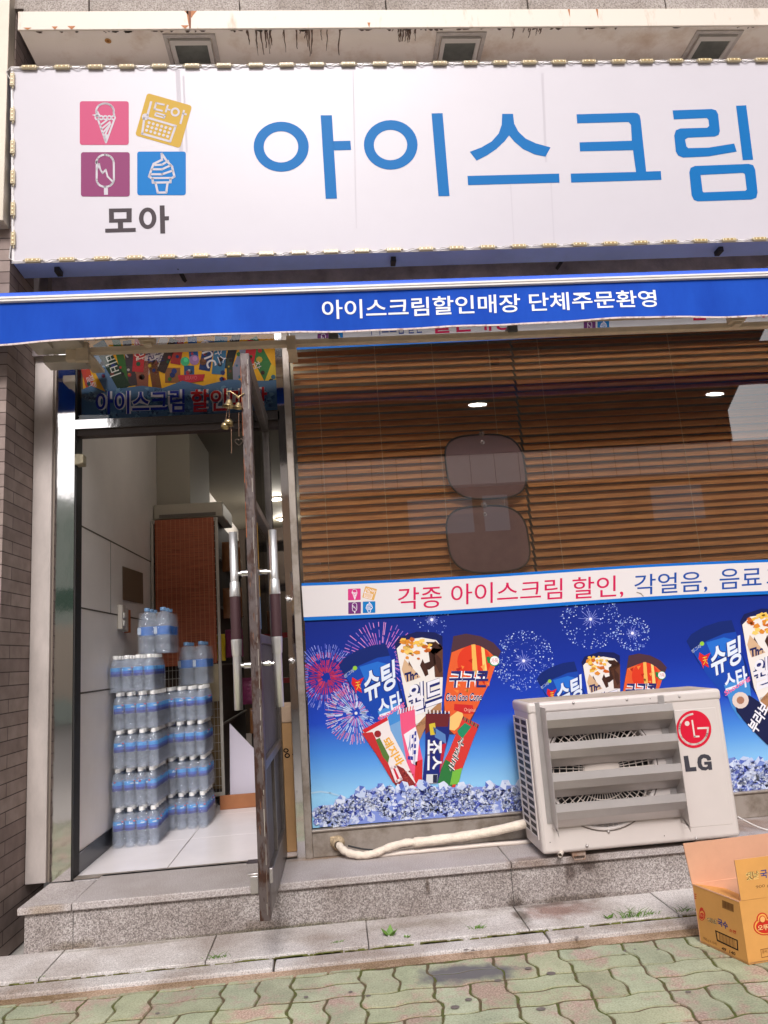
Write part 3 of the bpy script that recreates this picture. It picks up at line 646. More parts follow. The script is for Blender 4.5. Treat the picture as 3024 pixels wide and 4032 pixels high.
# grime streaks printed by rain on the cloth
pr = Print(fS, SN, .0008)
for x, y0, y1, w_ in ((700, 275, 700, 9), (722, 300, 600, 4), (2135, 290, 640, 5), (2168, 700, 960, 3), (2010, 720, 960, 2.5), (1390, 280, 900, 2)):
    pr.poly([(x-w_, y0), (x+w_, y0), (x+w_*1.5+12, y1), (x-w_*.3+12, y1)], S(206, 199, 206), 2)
kid(pr.build('grime_streak'), sg)['kind'] = 'stuff'
M_led = mat('led_module_plastic', S(214, 198, 164), .3, var=.1); M_dot = mat('led_dot', S(255, 240, 190), .3); M_ledw = mat('led_inner', S(168, 138, 84), .3)
lm = None
def led(c, ang):
    global lm
    if lm is None:
        b = MB(); b.rbox(-.036, .036, -.008, .004, -.0105, .0105, .003); b.box(-.030, .030, -.0092, -.0075, -.0065, .0065, 1)
        for dx in (-.021, 0, .021): b.box(dx-.0035, dx+.0035, -.0105, -.009, -.0035, .0035, 2)
        b.tube([(-.047, -.001, .003), (-.036, -.002, .003)], .003, 5); b.tube([(.036, -.002, .003), (.047, -.001, .003)], .003, 5)
        lm = b.build('led_module', [M_led, M_ledw, M_dot]); o = lm
    else: o = lm.copy(); COL.objects.link(o)
    o.parent = sg; o.matrix_parent_inverse = Matrix.Translation(-Vector(sg.location))
    o.location = c; o.rotation_euler = (radians(-4), ang, 0)
k = 0; x = -1.335
cab = MB()
def cable(a, c):
    mid = (a+c)/2+Vector((0, -.004, -.006*random.uniform(-1, 1)))
    cab.tube([a, a*.7+c*.3+Vector((0, -.003, -.007)), mid, a*.3+c*.7+Vector((0, -.003, .004)), c], .0022, 5)
prev = prevb = None
while x < 4.3:
    ct = sgp(x+random.uniform(-.004, .004), .994, .008); led(ct, 0)
    cb_ = sgp(x+.01+random.uniform(-.004, .004), .004, .008); led(cb_, random.uniform(-.02, .02))
    if prev: cable(prev+Vector((.045, 0, 0)), ct-Vector((.045, 0, 0))); cable(prevb+Vector((.045, 0, 0)), cb_-Vector((.045, 0, 0)))
    prev, prevb = ct, cb_; x += .157
for k, py in enumerate((320, 457, 585, 703, 828, 945)):
    p = fS(50+k*1.5, py); p.x = XL+.006; led(p+SN*.008, radians(90))
    if k: cable(pp+Vector((0, 0, -.04)), p+Vector((0, 0, .04)))
    pp = p
cab.tube([sgp(XL+.05, .99, .01), sgp(XL+.0, .992, .012), sgp(XL-.022, .97, .012), sgp(XL-.012, .945, .012), sgp(XL+.006, .92, .01)], .003, 6)
cab.tube([sgp(XL+.006, .12, .01), sgp(XL-.006, .07, .012), sgp(XL-.012, .02, .012), sgp(XL+.01, .0, .012), sgp(XL+.05, .0, .01)], .003, 6)
kid(cab.build('led_cable', mat('led_wire', S(205, 198, 194), .5)), sg)['kind'] = 'stuff'
M_brk = mat('dark_bracket', S(40, 36, 38), .6)
for (x0, y0), (x1, y1) in (((700, 1052), (728, 1105)), ((2230, 1003), (2195, 1055))):
    b = MB(); p = at(x0, y0, -.26); q = at(x1, y1, -.02); b.tube([p, q], .012, 4); kid(b.build('sign_bracket', M_brk), sg)
for x0, y0 in ((232, 1062), (1548, 1018), (2835, 975)):
    b = MB(); p = at_z(x0, y0, 2.845); b.box(p.x-.012, p.x+.012, -.31, -.26, 2.82, 2.8445); kid(b.build('drain_tab', M_brk), sg)

# ---------------------------------------------------------------- awning
aw = thing('awning', 'rolled-in royal blue awning with white front bar and printed valance below the sign', 'awning', (.5, -.45, 2.45))
YA = -.50
AX0, AX1 = -2.1, 4.2
b = MB(); b.tube([(AX0, YA+.045, 2.602), (AX1, YA+.045, 2.602)], .032, 20); kid(b.build('roller', M_awnroll), aw)
b = MB(); b.rbox(AX0, AX1, YA-.006, YA+.02, 2.566, 2.594, .002); b.rbox(AX0, AX1, YA-.010, YA+.01, 2.568, 2.574, .0015); b.rbox(AX0, AX1, YA-.010, YA+.01, 2.581, 2.587, .0015); kid(b.build('front_bar', M_bar), aw)
# valance, gently wavy cloth
vz0, vz1 = 2.376, 2.566
def vy(x, t): return YA+.004+.013*sin(x*3.1+.5)*t+.006*sin(x*7.3)*t+.003*sin(x*17)*t*t
b = MB(); nx, nz = 150, 6; V = []; F = []
for j in range(nz+1):
    for i in range(nx+1):
        x = AX0+(AX1-AX0)*i/nx; t = j/nz; V.append((x, vy(x, t), vz1-(vz1-vz0)*t+.002*sin(x*5.1)*t))
for j in range(nz):
    for i in range(nx): a = j*(nx+1)+i; F.append((a, a+nx+1, a+nx+2, a+1))
b.raw(V, F, 0, None, True); kid(b.build('valance', M_awn), aw)
b = MB()
for i in range(nx):
    x = AX0+(AX1-AX0)*i/nx; x2 = AX0+(AX1-AX0)*(i+1)/nx; za = vz0+.002*sin(x*5.1); zb = vz0+.002*sin(x2*5.1)
    b.raw([(x, vy(x, 1)-.002, za-.006), (x2, vy(x2, 1)-.002, zb-.006), (x2, vy(x2, 1)-.002, zb+.002), (x, vy(x, 1)-.002, za+.002),
           (x, vy(x, 1)+.002, za-.006), (x2, vy(x2, 1)+.002, zb-.006)], [(0, 1, 2, 3), (0, 4, 5, 1)])
kid(b.build('hem', mat('white_hem', S(226, 208, 204), .7, vcol2=S(170, 140, 130), vscale=40, vlo=.35, vhi=.5)), aw)
pr = Print(lambda px, py: (lambda p: Vector((p.x, vy(p.x, min(1, max(0, (vz1-p.z)/(vz1-vz0))))-.0018, p.z)))(at(px, py, YA)), (0, -1, 0), .0004)
pr.text('아이스크림할인매장', [(1266, 1180), (2047, 1155), (2050, 1228), (1269, 1253)], S(250, 250, 250), 1, .012)
kid(pr.build('lettering'), aw); pr.mb = MB()
pr.text('단체주문환영', [(2082, 1153), (2580, 1142), (2586, 1211), (2086, 1226)], S(250, 250, 250), 1, .012)
kid(pr.build('lettering'), aw)
# torsion bar and arms under the valance
b = MB(); b.rbox(-1.16, AX1, -.23, -.19, 2.432, 2.46, .003); b.rbox(-1.2, AX1, -.30, -.27, 2.50, 2.525, .003); kid(b.build('torsion_bar', M_beige), aw)
b = MB(); b.rbox(-1.3, AX1, -.46, -.31, 2.455, 2.585, .004); kid(b.build('housing', mat('beige_housing', S(190, 170, 146), .6)), aw)
b = MB(); b.rbox(-1.36, -1.12, -.40, -.20, 2.44, 2.475, .004); b.rbox(-1.33, -1.25, -.42, -.3, 2.425, 2.445, .003); b.rbox(-1.335, -1.14, -.2, -.1, 2.40, 2.44, .004); kid(b.build('folding_arm', mat('pale_arm_metal', S(206, 196, 180), .4, .3, var=.1, vscale=10)), aw)
def bracket(px, py, w_=.045, h_=.075, Y=-.24):
    p = at(px, py, Y); b = MB()
    b.rbox(p.x-w_/2, p.x+w_/2, Y-.006, Y+.02, p.z-h_/2, p.z+h_/2, .003)
    b.box(p.x-w_/2, p.x+w_/2, Y+.02, .0, p.z-.004, p.z+.012)
    o = kid(b.build('wall_bracket', M_beige), aw)
    for dz in (.022, -.018):
        c = MB(); c.lathe([(0.0001, -.008), (.009, -.008), (.009, 0)], 10, Matrix.Translation((p.x, Y-.006, p.z+dz)) @ Matrix.Rotation(-pi/2, 4, 'X') @ Matrix.Scale(-1, 4, (0, 0, 1))); c.build('bolt', M_steel, o)
bracket(1146, 1350); bracket(322, 1385, .06, .10, -.26)
b = MB()
p = at(290, 1392, -.26); b.rbox(p.x-.04, p.x+.035, -.255, -.22, p.z-.03, p.z+.03, .003); kid(b.build('arm_joint', M_beige), aw)
for px, py in ((575, 1340), (2890, 1262)):
    b = MB(); p = at(px, py, -.3); b.rbox(p.x-.03, p.x+.045, -.33, -.28, p.z-.015, p.z+.02, .004); b.rbox(p.x-.01, p.x+.03, -.32, -.28, p.z-.03, p.z-.015, .003); kid(b.build('arm_joint', M_beige), aw)
for px, py in ((1313, 1316), (2020, 1290)): b = MB(); p = at(px, py, -.245); b.rbox(p.x-.024, p.x+.024, -.245, -.18, p.z-.018, p.z+.018, .002); kid(b.build('bar_clamp', mat('grey_clamp', S(92, 92, 90), .5)), aw)

# ---------------------------------------------------------------- transom poster
tp = Print(lambda px, py: at(px, py, .040), (0, -1, 0), .0006)
tp.grad([(322, 1320), (1102, 1290), (1118, 1608), (330, 1668)], [(0, S(240, 168, 30)), (.55, S(250, 190, 40)), (1, S(240, 170, 40))], 4, 4, 0)
rp = random.Random(11)
wr = [S(200, 60, 60), S(40, 90, 60), S(60, 40, 36), S(190, 40, 60), S(210, 200, 196), S(60, 60, 70), S(200, 170, 60), S(40, 60, 130), S(30, 50, 110), S(120, 60, 50), S(60, 120, 150), S(40, 34, 40), S(60, 120, 60)]
def bar(c, ln, wd, ang, col, pr=tp, L=1, zz=True):
    d = Vector((cos(ang), sin(ang))); n = Vector((-d.y, d.x)); c = Vector(c)
    pr.poly([tuple(c-d*ln/2-n*wd/2), tuple(c+d*ln/2-n*wd/2), tuple(c+d*ln/2+n*wd/2), tuple(c-d*ln/2+n*wd/2)], col, L)
items = [((350, 1505), 120, 34, 75, S(214, 80, 60)), ((405, 1470), 190, 50, 62, S(96, 130, 170)), ((440, 1440), 210, 50, 60, S(34, 62, 46)), ((478, 1420), 190, 30, 75, S(60, 110, 50)), ((512, 1430), 180, 34, 82, S(70, 60, 66)),
         ((548, 1400), 130, 44, 95, S(196, 50, 56)), ((590, 1400), 150, 34, 105, S(206, 190, 190)), ((625, 1400), 150, 34, 108, S(214, 206, 200)), ((660, 1400), 140, 34, 112, S(60, 44, 40)), ((560, 1480), 120, 50, 92, S(150, 90, 70)), ((610, 1480), 120, 36, 80, S(120, 76, 44)),
         ((700, 1380), 110, 40, 100, S(170, 50, 44)), ((760, 1370), 100, 36, 85, S(40, 90, 160)), ((815, 1400), 120, 44, 100, S(30, 60, 120)), ((865, 1400), 150, 50, 95, S(60, 120, 160)), ((915, 1380), 160, 34, 105, S(40, 34, 36)), ((940, 1440), 190, 40, 112, S(150, 150, 170)), ((905, 1470), 120, 24, 88, S(60, 70, 50)),
         ((680, 1478), 60, 60, 90, S(150, 100, 60)), ((880, 1480), 60, 50, 100, S(250, 190, 60)), ((745, 1470), 60, 40, 90, S(40, 90, 140)),
         ((1030, 1420), 190, 56, 62, S(60, 130, 70)), ((1070, 1500), 120, 50, 110, S(230, 200, 60)), ((985, 1400), 120, 40, 100, S(200, 40, 50))]
for i, (c, ln, wd, a, col) in enumerate(items):
    bar(c, ln, wd, radians(a), col, L=1+i % 3*1)
    for q in range(3):
        o_ = (c[0]+rp.uniform(-.2, .2)*wd, c[1]+rp.uniform(-.4, .4)*ln*.7); tp.disc(o_, wd*.2*rp.uniform(.6, 1.2), rp.choice(wr), 4+i % 2, 7)
for t_, c, s_, col in (('젤루조이', (370, 1530), 30, WHITE), ('비비', (442, 1440), 46, S(230, 230, 220)), ('C', (512, 1385), 44, S(200, 190, 200)), ('꿀맛', (545, 1385), 40, S(250, 230, 220)), ('와라', (590, 1400), 34, NAVY), ('와일', (626, 1400), 30, NAVY), ('enc', (818, 1395), 40, WHITE), ('슈스', (868, 1400), 38, WHITE), ('참', (1010, 1440), 34, WHITE)):
    a = radians(70); d = Vector((cos(a), sin(a))); u_ = Vector((sin(a), -cos(a))); n_ = len(t_); c = Vector(c); l_ = s_*n_*.9
    tp.text(t_, [tuple(c-d*l_/2+u_*s_/2), tuple(c+d*l_/2+u_*s_/2), tuple(c+d*l_/2-u_*s_/2), tuple(c-d*l_/2-u_*s_/2)], col, 6)
for c, r_, col in (((729, 1424), 18, S(70, 190, 130)), ((765, 1418), 20, S(170, 130, 180)), ((800, 1425), 14, S(110, 70, 50))):
    tp.disc(c, r_, col, 5, 12); tp.disc((c[0]+3, c[1]-5), r_*.5, tuple(min(1, x*1.5) for x in col), 6, 9)
tp.poly([(700, 1478), (808, 1474), (800, 1500), (752, 1508), (706, 1500)], S(206, 50, 66), 6); tp.text('BRAVO', [(730, 1482), (776, 1481), (776, 1496), (730, 1497)], S(230, 120, 130), 7)
# ice bank
def ice(pr, quads, L, rnd, lo, hi):
    for c, r_ in quads:
        n = rnd.randint(5, 7); a0 = rnd.uniform(0, 6.28)
        pts = [(c[0]+r_*cos(a0+2*pi*k/n)*rnd.uniform(.8, 1.1), c[1]+r_*sin(a0+2*pi*k/n)*rnd.uniform(.8, 1.1)) for k in range(n)]
        pr.poly(pts, rnd.choice(hi), L)
        m0 = (c[0]+rnd.uniform(-.3, .3)*r_, c[1]+rnd.uniform(-.3, .3)*r_)
        for k in range(n):
            if rnd.random() < .62: pr.poly([m0, pts[k], pts[(k+1) % n]], rnd.choice(lo if rnd.random() < .45 else hi), L+1)
        for _ in range(2):
            q = (c[0]+rnd.uniform(-.5, .5)*r_, c[1]+rnd.uniform(-.5, .5)*r_); pr.poly([q, (q[0]+r_*rnd.uniform(.1, .5), q[1]+r_*rnd.uniform(-.3, .3)), (q[0]+r_*rnd.uniform(-.2, .3), q[1]+r_*rnd.uniform(.1, .4))], rnd.choice(lo+hi), L+2)
        pr.poly([(c[0]+x*r_*.2+r_*.2, c[1]+y*r_*.2-r_*.2) for x, y in ((-1, 0), (0, -1), (1, 0), (0, 1))], rnd.choice(hi), L+2)
top_ = [(322, 1535), (360, 1520), (420, 1545), (480, 1530), (560, 1520), (640, 1530), (720, 1500), (800, 1520), (900, 1495), (980, 1500), (1060, 1500), (1118, 1490)]
tp.poly(top_+[(1112, 1613), (322, 1668)], S(84, 124, 165), 7)
ice(tp, [((rp.uniform(330, 1100), 1590+rp.uniform(-60, 60)), rp.uniform(9, 18)) for _ in range(130)], 8, rp, [S(50, 80, 120), S(60, 100, 140)], [S(100, 144, 184), S(80, 120, 160), S(120, 165, 195)])
for t_, q, col in (('아이스크림', [(378, 1544), (728, 1534), (728, 1625), (378, 1635)], S(40, 62, 180)), ('할인매장', [(752, 1536), (1052, 1524), (1052, 1614), (752, 1626)], S(206, 34, 40))):
    tp.text(t_, q, S(250, 250, 255), 11, .085); tp.text(t_, q, col, 12, .02)
tr = tag(tp.build('transom_poster'), 'shaded poster of ice cream bars over blue ice above the open doorway', 'poster')

# ---------------------------------------------------------------- window
wn = thing('shop_window', 'wide shop window in a dull steel frame right of the door', 'window', (1.3, 0, 0))
XW0, XW1 = -.165, 3.6
b = MB(); b.rbox(-.189, -.155, -.03, .05, .0, 2.62, .003); b.rbox(-.155, XW1, -.024, .05, .001, .112, .003); b.rbox(-.155, XW1, -.034, .05, .112, .122, .003)
kid(b.build('frame', M_sill), wn)
b = MB(); b.box(-.155, XW1, -.006, .02, .1225, .1245); b.box(-.155, -.1515, -.006, .02, .1245, 2.6); kid(b.build('gasket', M_black), wn)
b = MB(); b.face([(-.15, .004, .123), (XW1, .004, .123), (XW1, .004, 2.6), (-.15, .004, 2.6)]); kid(b.build('pane', M_glass), wn)

fW = lambda px, py: at(px, py, -.001)
# picture panel
ps = Print(fW, (0, -1, 0), .00025)
def yb(x): return 2444+(2341-2444)*(x-1200)/1824.+5*sin((x-1200)/300.)
def yt(x): return 2297+(2205-2297)*(x-1186)/1838.+5*sin((x-1200)/300.)
def ybot(x): return 3258+(3121-3258)*(x-1231)/(1793.)
X2 = 3400
n = 24
dkb, mdb, ltb, pale = S(20, 40, 128), S(34, 72, 190), S(78, 146, 226), S(150, 206, 242)
for i in range(n):
    xa = 1200+(X2-1200)*i/n; xb = 1200+(X2-1200)*(i+1)/n
    def bx(x, t): return x+(31*t if i == 0 and x == xa else 31*t*(1-(x-1200)/2200.) )
    ps.grad([(xa, yb(xa)), (xb, yb(xb)), (bx(xb, 1), ybot(xb)), (bx(xa, 1), ybot(xa))], [(0, dkb), (.28, S(22, 48, 152)), (.5, mdb), (.68, ltb), (.86, pale), (1, pale)], 1, 14, 0)
rq = random.Random(5)
def burst(c, r0, r1, n, cols, w_=2.6, L=1, ry=1.0, fade=False):
    for k in range(n):
        a = 2*pi*k/n+rq.uniform(-.05, .05)
        for q in range(3 if not fade else 2):
            s_ = r0+(r1-r0)*(q+rq.random()*.5)/3.; e_ = s_+(r1-r0)*rq.uniform(.18, .33)
            if e_ > r1*1.05: e_ = r1
            ps.stroke([(c[0]+cos(a)*s_, c[1]+sin(a)*s_*ry), (c[0]+cos(a)*e_, c[1]+sin(a)*e_*ry)], w_, rq.choice(cols), L)
burst((1285, 2665), 15, 95, 60, [S(190, 40, 84), S(150, 50, 110), S(210, 60, 90)], 3.4, 1)
burst((1285, 2665), 70, 128, 84, [S(120, 130, 215), S(150, 160, 230), S(90, 100, 200)], 2.6, 2)
burst((1500, 2600), 55, 150, 54, [S(190, 110, 190), S(210, 140, 200), S(140, 110, 200)], 3, 1)
burst((1402, 2808), 14, 112, 64, [S(205, 215, 245), S(150, 180, 235), S(200, 130, 190)], 3.2, 3)
burst((1402, 2808), 80, 122, 60, [S(220, 130, 170), S(200, 190, 230)], 3, 3)
ps.disc((1402, 2808), 6, WHITE, 4)
def sparkle(c, r, n, L=1):
    for k in range(n):
        a = rq.uniform(0, 2*pi); d = r*(1-abs(rq.gauss(0, .22))) if rq.random() < .6 else r*sqrt(rq.random())
        ps.disc((c[0]+d*cos(a), c[1]+d*sin(a)), rq.uniform(.9, 3.0), rq.choice([S(200, 215, 245), S(150, 175, 230), S(110, 130, 210)]), L, 6)
    for k in range(18):
        a = 2*pi*k/18+rq.uniform(-.1, .1); e_ = r*rq.uniform(.2, .42); ps.stroke([(c[0]+cos(a)*6, c[1]+sin(a)*6), (c[0]+cos(a)*e_, c[1]+sin(a)*e_)], 1.6, S(140, 150, 225), L)
    ps.disc(c, 6, S(240, 235, 255), L+1)
sparkle((2062, 2602), 120, 420); sparkle((2325, 2438), 118, 300); sparkle((2490, 2493), 70, 200); sparkle((1700, 2440), 70, 60)
# wrinkle/cable on poster left
ps.stroke([(1226, 3122), (1262, 3117), (1300, 3122), (1345, 3136), (1382, 3152)], 7, S(170, 205, 232), 3)

def group(xf, third=False):
    o_ = ps.xf; ps.xf = xf
    c6 = lambda pts: [(1200+x*.51236, 2400+y*.51236) for x, y in pts]   # coordinates read off the poster
    P1 = lambda pts, col, L: ps.poly(c6(pts), col, L)
    T = lambda s_, q, col, L, b_=.0: ps.text(s_, c6(q), col, L, b_)
    # blue cone pack
    P1([(262, 430), (300, 375), (400, 315), (520, 275), (622, 262), (680, 440), (740, 620), (790, 800), (690, 850), (560, 850), (430, 700), (350, 590)], S(20, 40, 110), 4)
    P1([(305, 500), (420, 430), (560, 370), (655, 355), (700, 520), (760, 760), (790, 830), (700, 930), (560, 870), (420, 690)], S(26, 70, 170), 5)
    P1([(420, 440), (560, 400), (640, 420), (660, 520), (560, 560), (470, 560)], S(40, 110, 205), 6)
    P1([(560, 780), (700, 720), (760, 740), (780, 900), (740, 1010), (690, 1060), (620, 950)], S(70, 140, 210), 6)
    T('슈팅', [(440, 490), (690, 380), (700, 600), (470, 720)], S(20, 40, 120), 7, .07); T('슈팅', [(440, 490), (690, 380), (700, 600), (470, 720)], S(225, 232, 245), 8, .03)
    T('스타', [(550, 690), (735, 620), (755, 790), (580, 850)], S(225, 232, 245), 8, .03)
    T('빙그레', [(300, 500), (370, 450), (378, 480), (310, 528)], S(190, 200, 210), 7)
    ps.disc(c6([(386, 450)])[0], 9, S(150, 200, 60), 7, 12)
    P1([(365, 520), (405, 545), (455, 520), (425, 580), (440, 640), (400, 620), (395, 650), (380, 600), (358, 570)], S(215, 40, 46), 8); T('天', [(388, 560), (425, 552), (435, 610), (395, 618)], S(235, 200, 70), 9)
    T('Shooting', [(560, 830), (760, 700), (770, 745), (575, 880)], S(240, 110, 160), 9, .02)
    # world cone
    P1([(690, 270), (720, 215), (860, 170), (1000, 175), (1058, 205), (1062, 480), (1050, 760), (900, 960), (850, 900), (780, 800), (760, 560)], S(24, 30, 84), 6)
    P1([(706, 300), (770, 235), (900, 215), (1010, 235), (1060, 300), (1062, 480), (1050, 780), (930, 900), (880, 1000), (800, 800), (750, 560)], S(236, 228, 222), 7)
    P1([(1000, 240), (1060, 290), (1062, 520), (1000, 520), (990, 400), (960, 330)], S(96, 60, 44), 8); P1([(950, 320), (1040, 260), (1060, 300), (1000, 350), (1010, 420), (960, 460), (905, 470), (900, 420), (960, 400)], S(60, 36, 30), 8)
    P1([(905, 380), (945, 470), (950, 500), (925, 515), (905, 470), (885, 430)], S(70, 42, 34), 9); P1([(800, 395), (830, 450), (820, 470), (795, 430)], S(90, 54, 40), 9)
    P1([(1000, 330), (1045, 380), (1055, 470), (1035, 490), (1010, 430)], S(70, 42, 34), 10); P1([(930, 250), (1000, 250), (1050, 300), (1010, 300), (960, 285)], S(60, 36, 30), 10)
    for k in range(34):
        x = rq.uniform(735, 960); y = rq.uniform(215, 380)
        if abs(x-850)*.7+abs(y-290) > 130: continue
        q = rq.uniform(14, 34); a = rq.uniform(0, 3); P1([(x+q*cos(a+b_*2*pi/5)*rq.uniform(.6, 1.2), y+q*.7*sin(a+b_*2*pi/5)*rq.uniform(.6, 1.2)) for b_ in range(5)], rq.choice([S(240, 190, 80), S(250, 205, 110), S(222, 140, 50), S(200, 100, 40)]), 10+k % 3)
    P1([(765, 380), (890, 520), (780, 560), (745, 460)], S(214, 176, 140), 9)
    T('The', [(765, 490), (870, 460), (872, 530), (770, 560)], S(30, 36, 90), 12, .05)
    T('월드', [(790, 590), (1050, 500), (1055, 740), (800, 830)], S(30, 40, 110), 11, .075); T('월드', [(790, 590), (1050, 500), (1055, 740), (800, 830)], S(236, 232, 240), 12, .02)
    P1([(960, 780), (1050, 700), (1050, 780), (930, 900), (880, 1010), (850, 900)], S(180, 130, 90), 8); T('마다가스', [(845, 880), (925, 850), (925, 880), (850, 910)], S(60, 50, 60), 10)
    # red cone
    P1([(1142, 205), (1240, 185), (1350, 205), (1450, 255), (1508, 320), (1440, 480), (1390, 620), (1290, 830), (1220, 960), (1090, 960), (1065, 760), (1090, 520)], S(78, 50, 60), 6)
    P1([(1128, 330), (1200, 300), (1300, 265), (1400, 310), (1480, 380), (1420, 560), (1330, 740), (1240, 900), (1150, 960), (1085, 900), (1070, 700), (1100, 480)], S(228, 96, 50), 7)
    ps.disc(c6([(1300, 400)])[0], 66, S(220, 60, 36), 8, 24); P1([(1280, 270), (1310, 268), (1330, 500), (1290, 500)], S(240, 180, 90), 9); P1([(1355, 285), (1380, 300), (1400, 470), (1370, 480)], S(246, 206, 120), 9)
    for k in range(16): x, y = rq.uniform(1120, 1400), rq.uniform(300, 640); P1([(x, y), (x+rq.uniform(20, 50), y+rq.uniform(-20, 10)), (x+rq.uniform(10, 40), y+rq.uniform(15, 40))], rq.choice([S(240, 130, 60), S(190, 40, 30), S(250, 160, 80)]), 9)
    P1([(1395, 365), (1420, 360), (1425, 410), (1405, 410)], S(30, 130, 70), 10); ps.disc(c6([(1455, 395)])[0], 21, S(40, 150, 80), 9, 16); ps.disc(c6([(1458, 393)])[0], 18, S(245, 240, 240), 10, 16); T('가득', [(1432, 375), (1485, 372), (1485, 412), (1432, 415)], S(200, 50, 70), 11)
    T('구구콘', [(1115, 470), (1420, 470), (1400, 600), (1105, 600)], S(246, 244, 248), 10, .09); T('구구콘', [(1115, 470), (1420, 470), (1400, 600), (1105, 600)], S(40, 44, 110), 11, .03)
    T('Goo Goo Cone', [(1085, 640), (1370, 640), (1355, 705), (1080, 705)], S(248, 244, 246), 10, .06); T('Goo Goo Cone', [(1085, 640), (1370, 640), (1355, 705), (1080, 705)], S(44, 44, 96), 11, .02)
    P1([(1150, 725), (1290, 735), (1300, 800), (1225, 800), (1145, 770)], S(204, 44, 44), 10); T('Original', [(1225, 755), (1315, 760), (1305, 795), (1222, 790)], S(240, 180, 160), 11)
    P1([(1110, 830), (1200, 760), (1230, 860), (1150, 930), (1095, 920)], S(244, 196, 120), 9)
    if third:
        P1([(930, 800), (1150, 720), (1400, 740), (1500, 900), (1300, 1250), (1150, 1420), (1000, 1200), (900, 1000)], S(92, 40, 52), 13)
        P1([(640, 900), (760, 860), (880, 940), (960, 1080), (1000, 1300), (900, 1250), (760, 1110), (660, 990)], S(30, 34, 74), 13)
        ps.disc(c6([(690, 900)])[0], 34, S(226, 206, 196), 14, 14); ps.disc(c6([(690, 900)])[0], 16, S(170, 120, 96), 15, 10)
        T('부라보', [(740, 1100), (850, 900), (930, 960), (820, 1180)], S(240, 236, 244), 15, .03); T('부라보', [(980, 960), (1200, 800), (1260, 900), (1040, 1070)], S(240, 236, 244), 15, .03)
        for k in range(16): x, y = rq.uniform(940, 1150), rq.uniform(780, 880); P1([(x, y), (x+30, y-10), (x+20, y+30)], rq.choice([S(150, 60, 50), S(200, 120, 100), S(90, 30, 40)]), 14)
        P1([(950, 1180), (1060, 1150), (1150, 1280), (1120, 1450), (1020, 1350)], S(226, 206, 206), 14)
    else:
        # strawberry bar
        P1([(730, 800), (845, 765), (850, 870), (870, 990), (905, 1150), (900, 1350), (820, 1380), (770, 1100), (740, 930)], S(236, 90, 130), 13)
        P1([(760, 960), (850, 900), (880, 1000), (860, 1200), (820, 1180)], S(240, 232, 240), 14); T('스크류', [(800, 960), (860, 930), (850, 1200), (790, 1180)], S(50, 60, 150), 15, .02)
        P1([(850, 1170), (905, 1150), (900, 1345), (840, 1330)], S(214, 50, 50), 14)
        for k in range(13): P1([(712+k*10.4, 806-k*3), (718+k*10.4, 804-k*3), (722+k*10.4, 770-k*3), (716+k*10.4, 772-k*3)], S(214, 40, 60) if k % 2 else S(240, 230, 236), 15)
        # blue bar
        P1([(640, 900), (740, 850), (800, 1150), (750, 1230), (680, 1050)], S(120, 165, 214), 12)
        # shark bar
        P1([(928, 800), (1115, 790), (1110, 960), (1060, 1150), (1030, 1330), (900, 1350), (925, 1100)], S(34, 44, 120), 15)
        P1([(928, 800), (1115, 800), (1100, 900), (1000, 900), (925, 960)], S(110, 40, 44), 16); P1([(985, 900), (1080, 960), (1085, 1030), (1000, 980)], S(90, 130, 190), 17)
        P1([(1050, 1040), (1088, 1020), (1060, 1170), (1035, 1260)], S(190, 40, 60), 16)
        T('죠스', [(1055, 1000), (1050, 1230), (940, 1235), (945, 1000)], S(70, 50, 90), 17, .05); T('죠스', [(1055, 1000), (1050, 1230), (940, 1235), (945, 1000)], S(238, 238, 244), 18, .02)
        P1([(935, 1265), (1020, 1265), (1015, 1335), (930, 1335)], S(214, 214, 220), 17); P1([(985, 1268), (1018, 1268), (1014, 1332), (984, 1332)], S(40, 44, 70), 18)
        for k in range(13): P1([(930+k*14.5, 800), (937+k*14.5, 800), (937+k*14.5, 768+k), (930+k*14.5, 768+k)], S(30, 34, 60) if k % 2 else S(230, 230, 236), 17)
        P1([(955, 880), (1000, 870), (1010, 960), (965, 965)], S(216, 190, 60), 17)
        # watermelon bar
        P1([(1215, 820), (1340, 885), (1300, 980), (1200, 1250), (1150, 1370), (1020, 1330), (1060, 1180), (1110, 1080)], S(214, 60, 54), 19)
        P1([(1080, 1150), (1130, 1180), (1150, 1270), (1130, 1360), (1020, 1330), (1050, 1220)], S(50, 120, 64), 20); P1([(1170, 930), (1230, 870), (1280, 900), (1210, 990), (1180, 960)], S(40, 140, 100), 20)
        T('수박바', [(1235, 1000), (1140, 1260), (1095, 1220), (1190, 970)][::-1], S(245, 240, 240), 21, .06); T('수박바', [(1235, 1000), (1140, 1260), (1095, 1220), (1190, 970)][::-1], S(30, 60, 50), 22, .01)
        P1([(1135, 1240), (1210, 1215), (1180, 1340), (1115, 1345)], S(120, 186, 70), 21)
        for k in range(9): P1([(1215+k*14, 818+k*8), (1223+k*14, 822+k*8), (1216+k*14, 848+k*8), (1208+k*14, 844+k*8)], S(30, 120, 90) if k % 2 else S(40, 60, 60), 21)
        # pig-pink bar (red and white wrapper)
        P1([(440, 925), (635, 825), (660, 930), (760, 1120), (850, 1330), (770, 1410), (690, 1330), (560, 1130)], S(238, 226, 224), 20)
        P1([(440, 925), (630, 825), (640, 850), (460, 950)], S(206, 40, 50), 21); P1([(440, 950), (520, 940), (640, 1180), (700, 1330), (680, 1330), (560, 1130)], S(196, 50, 54), 21)
        P1([(545, 1000), (575, 985), (650, 1130), (640, 1180), (600, 1130)], S(90, 120, 60), 22)
        T('돼지바', [(650, 970), (770, 1170), (705, 1210), (590, 1010)], S(240, 176, 60), 23, .03)
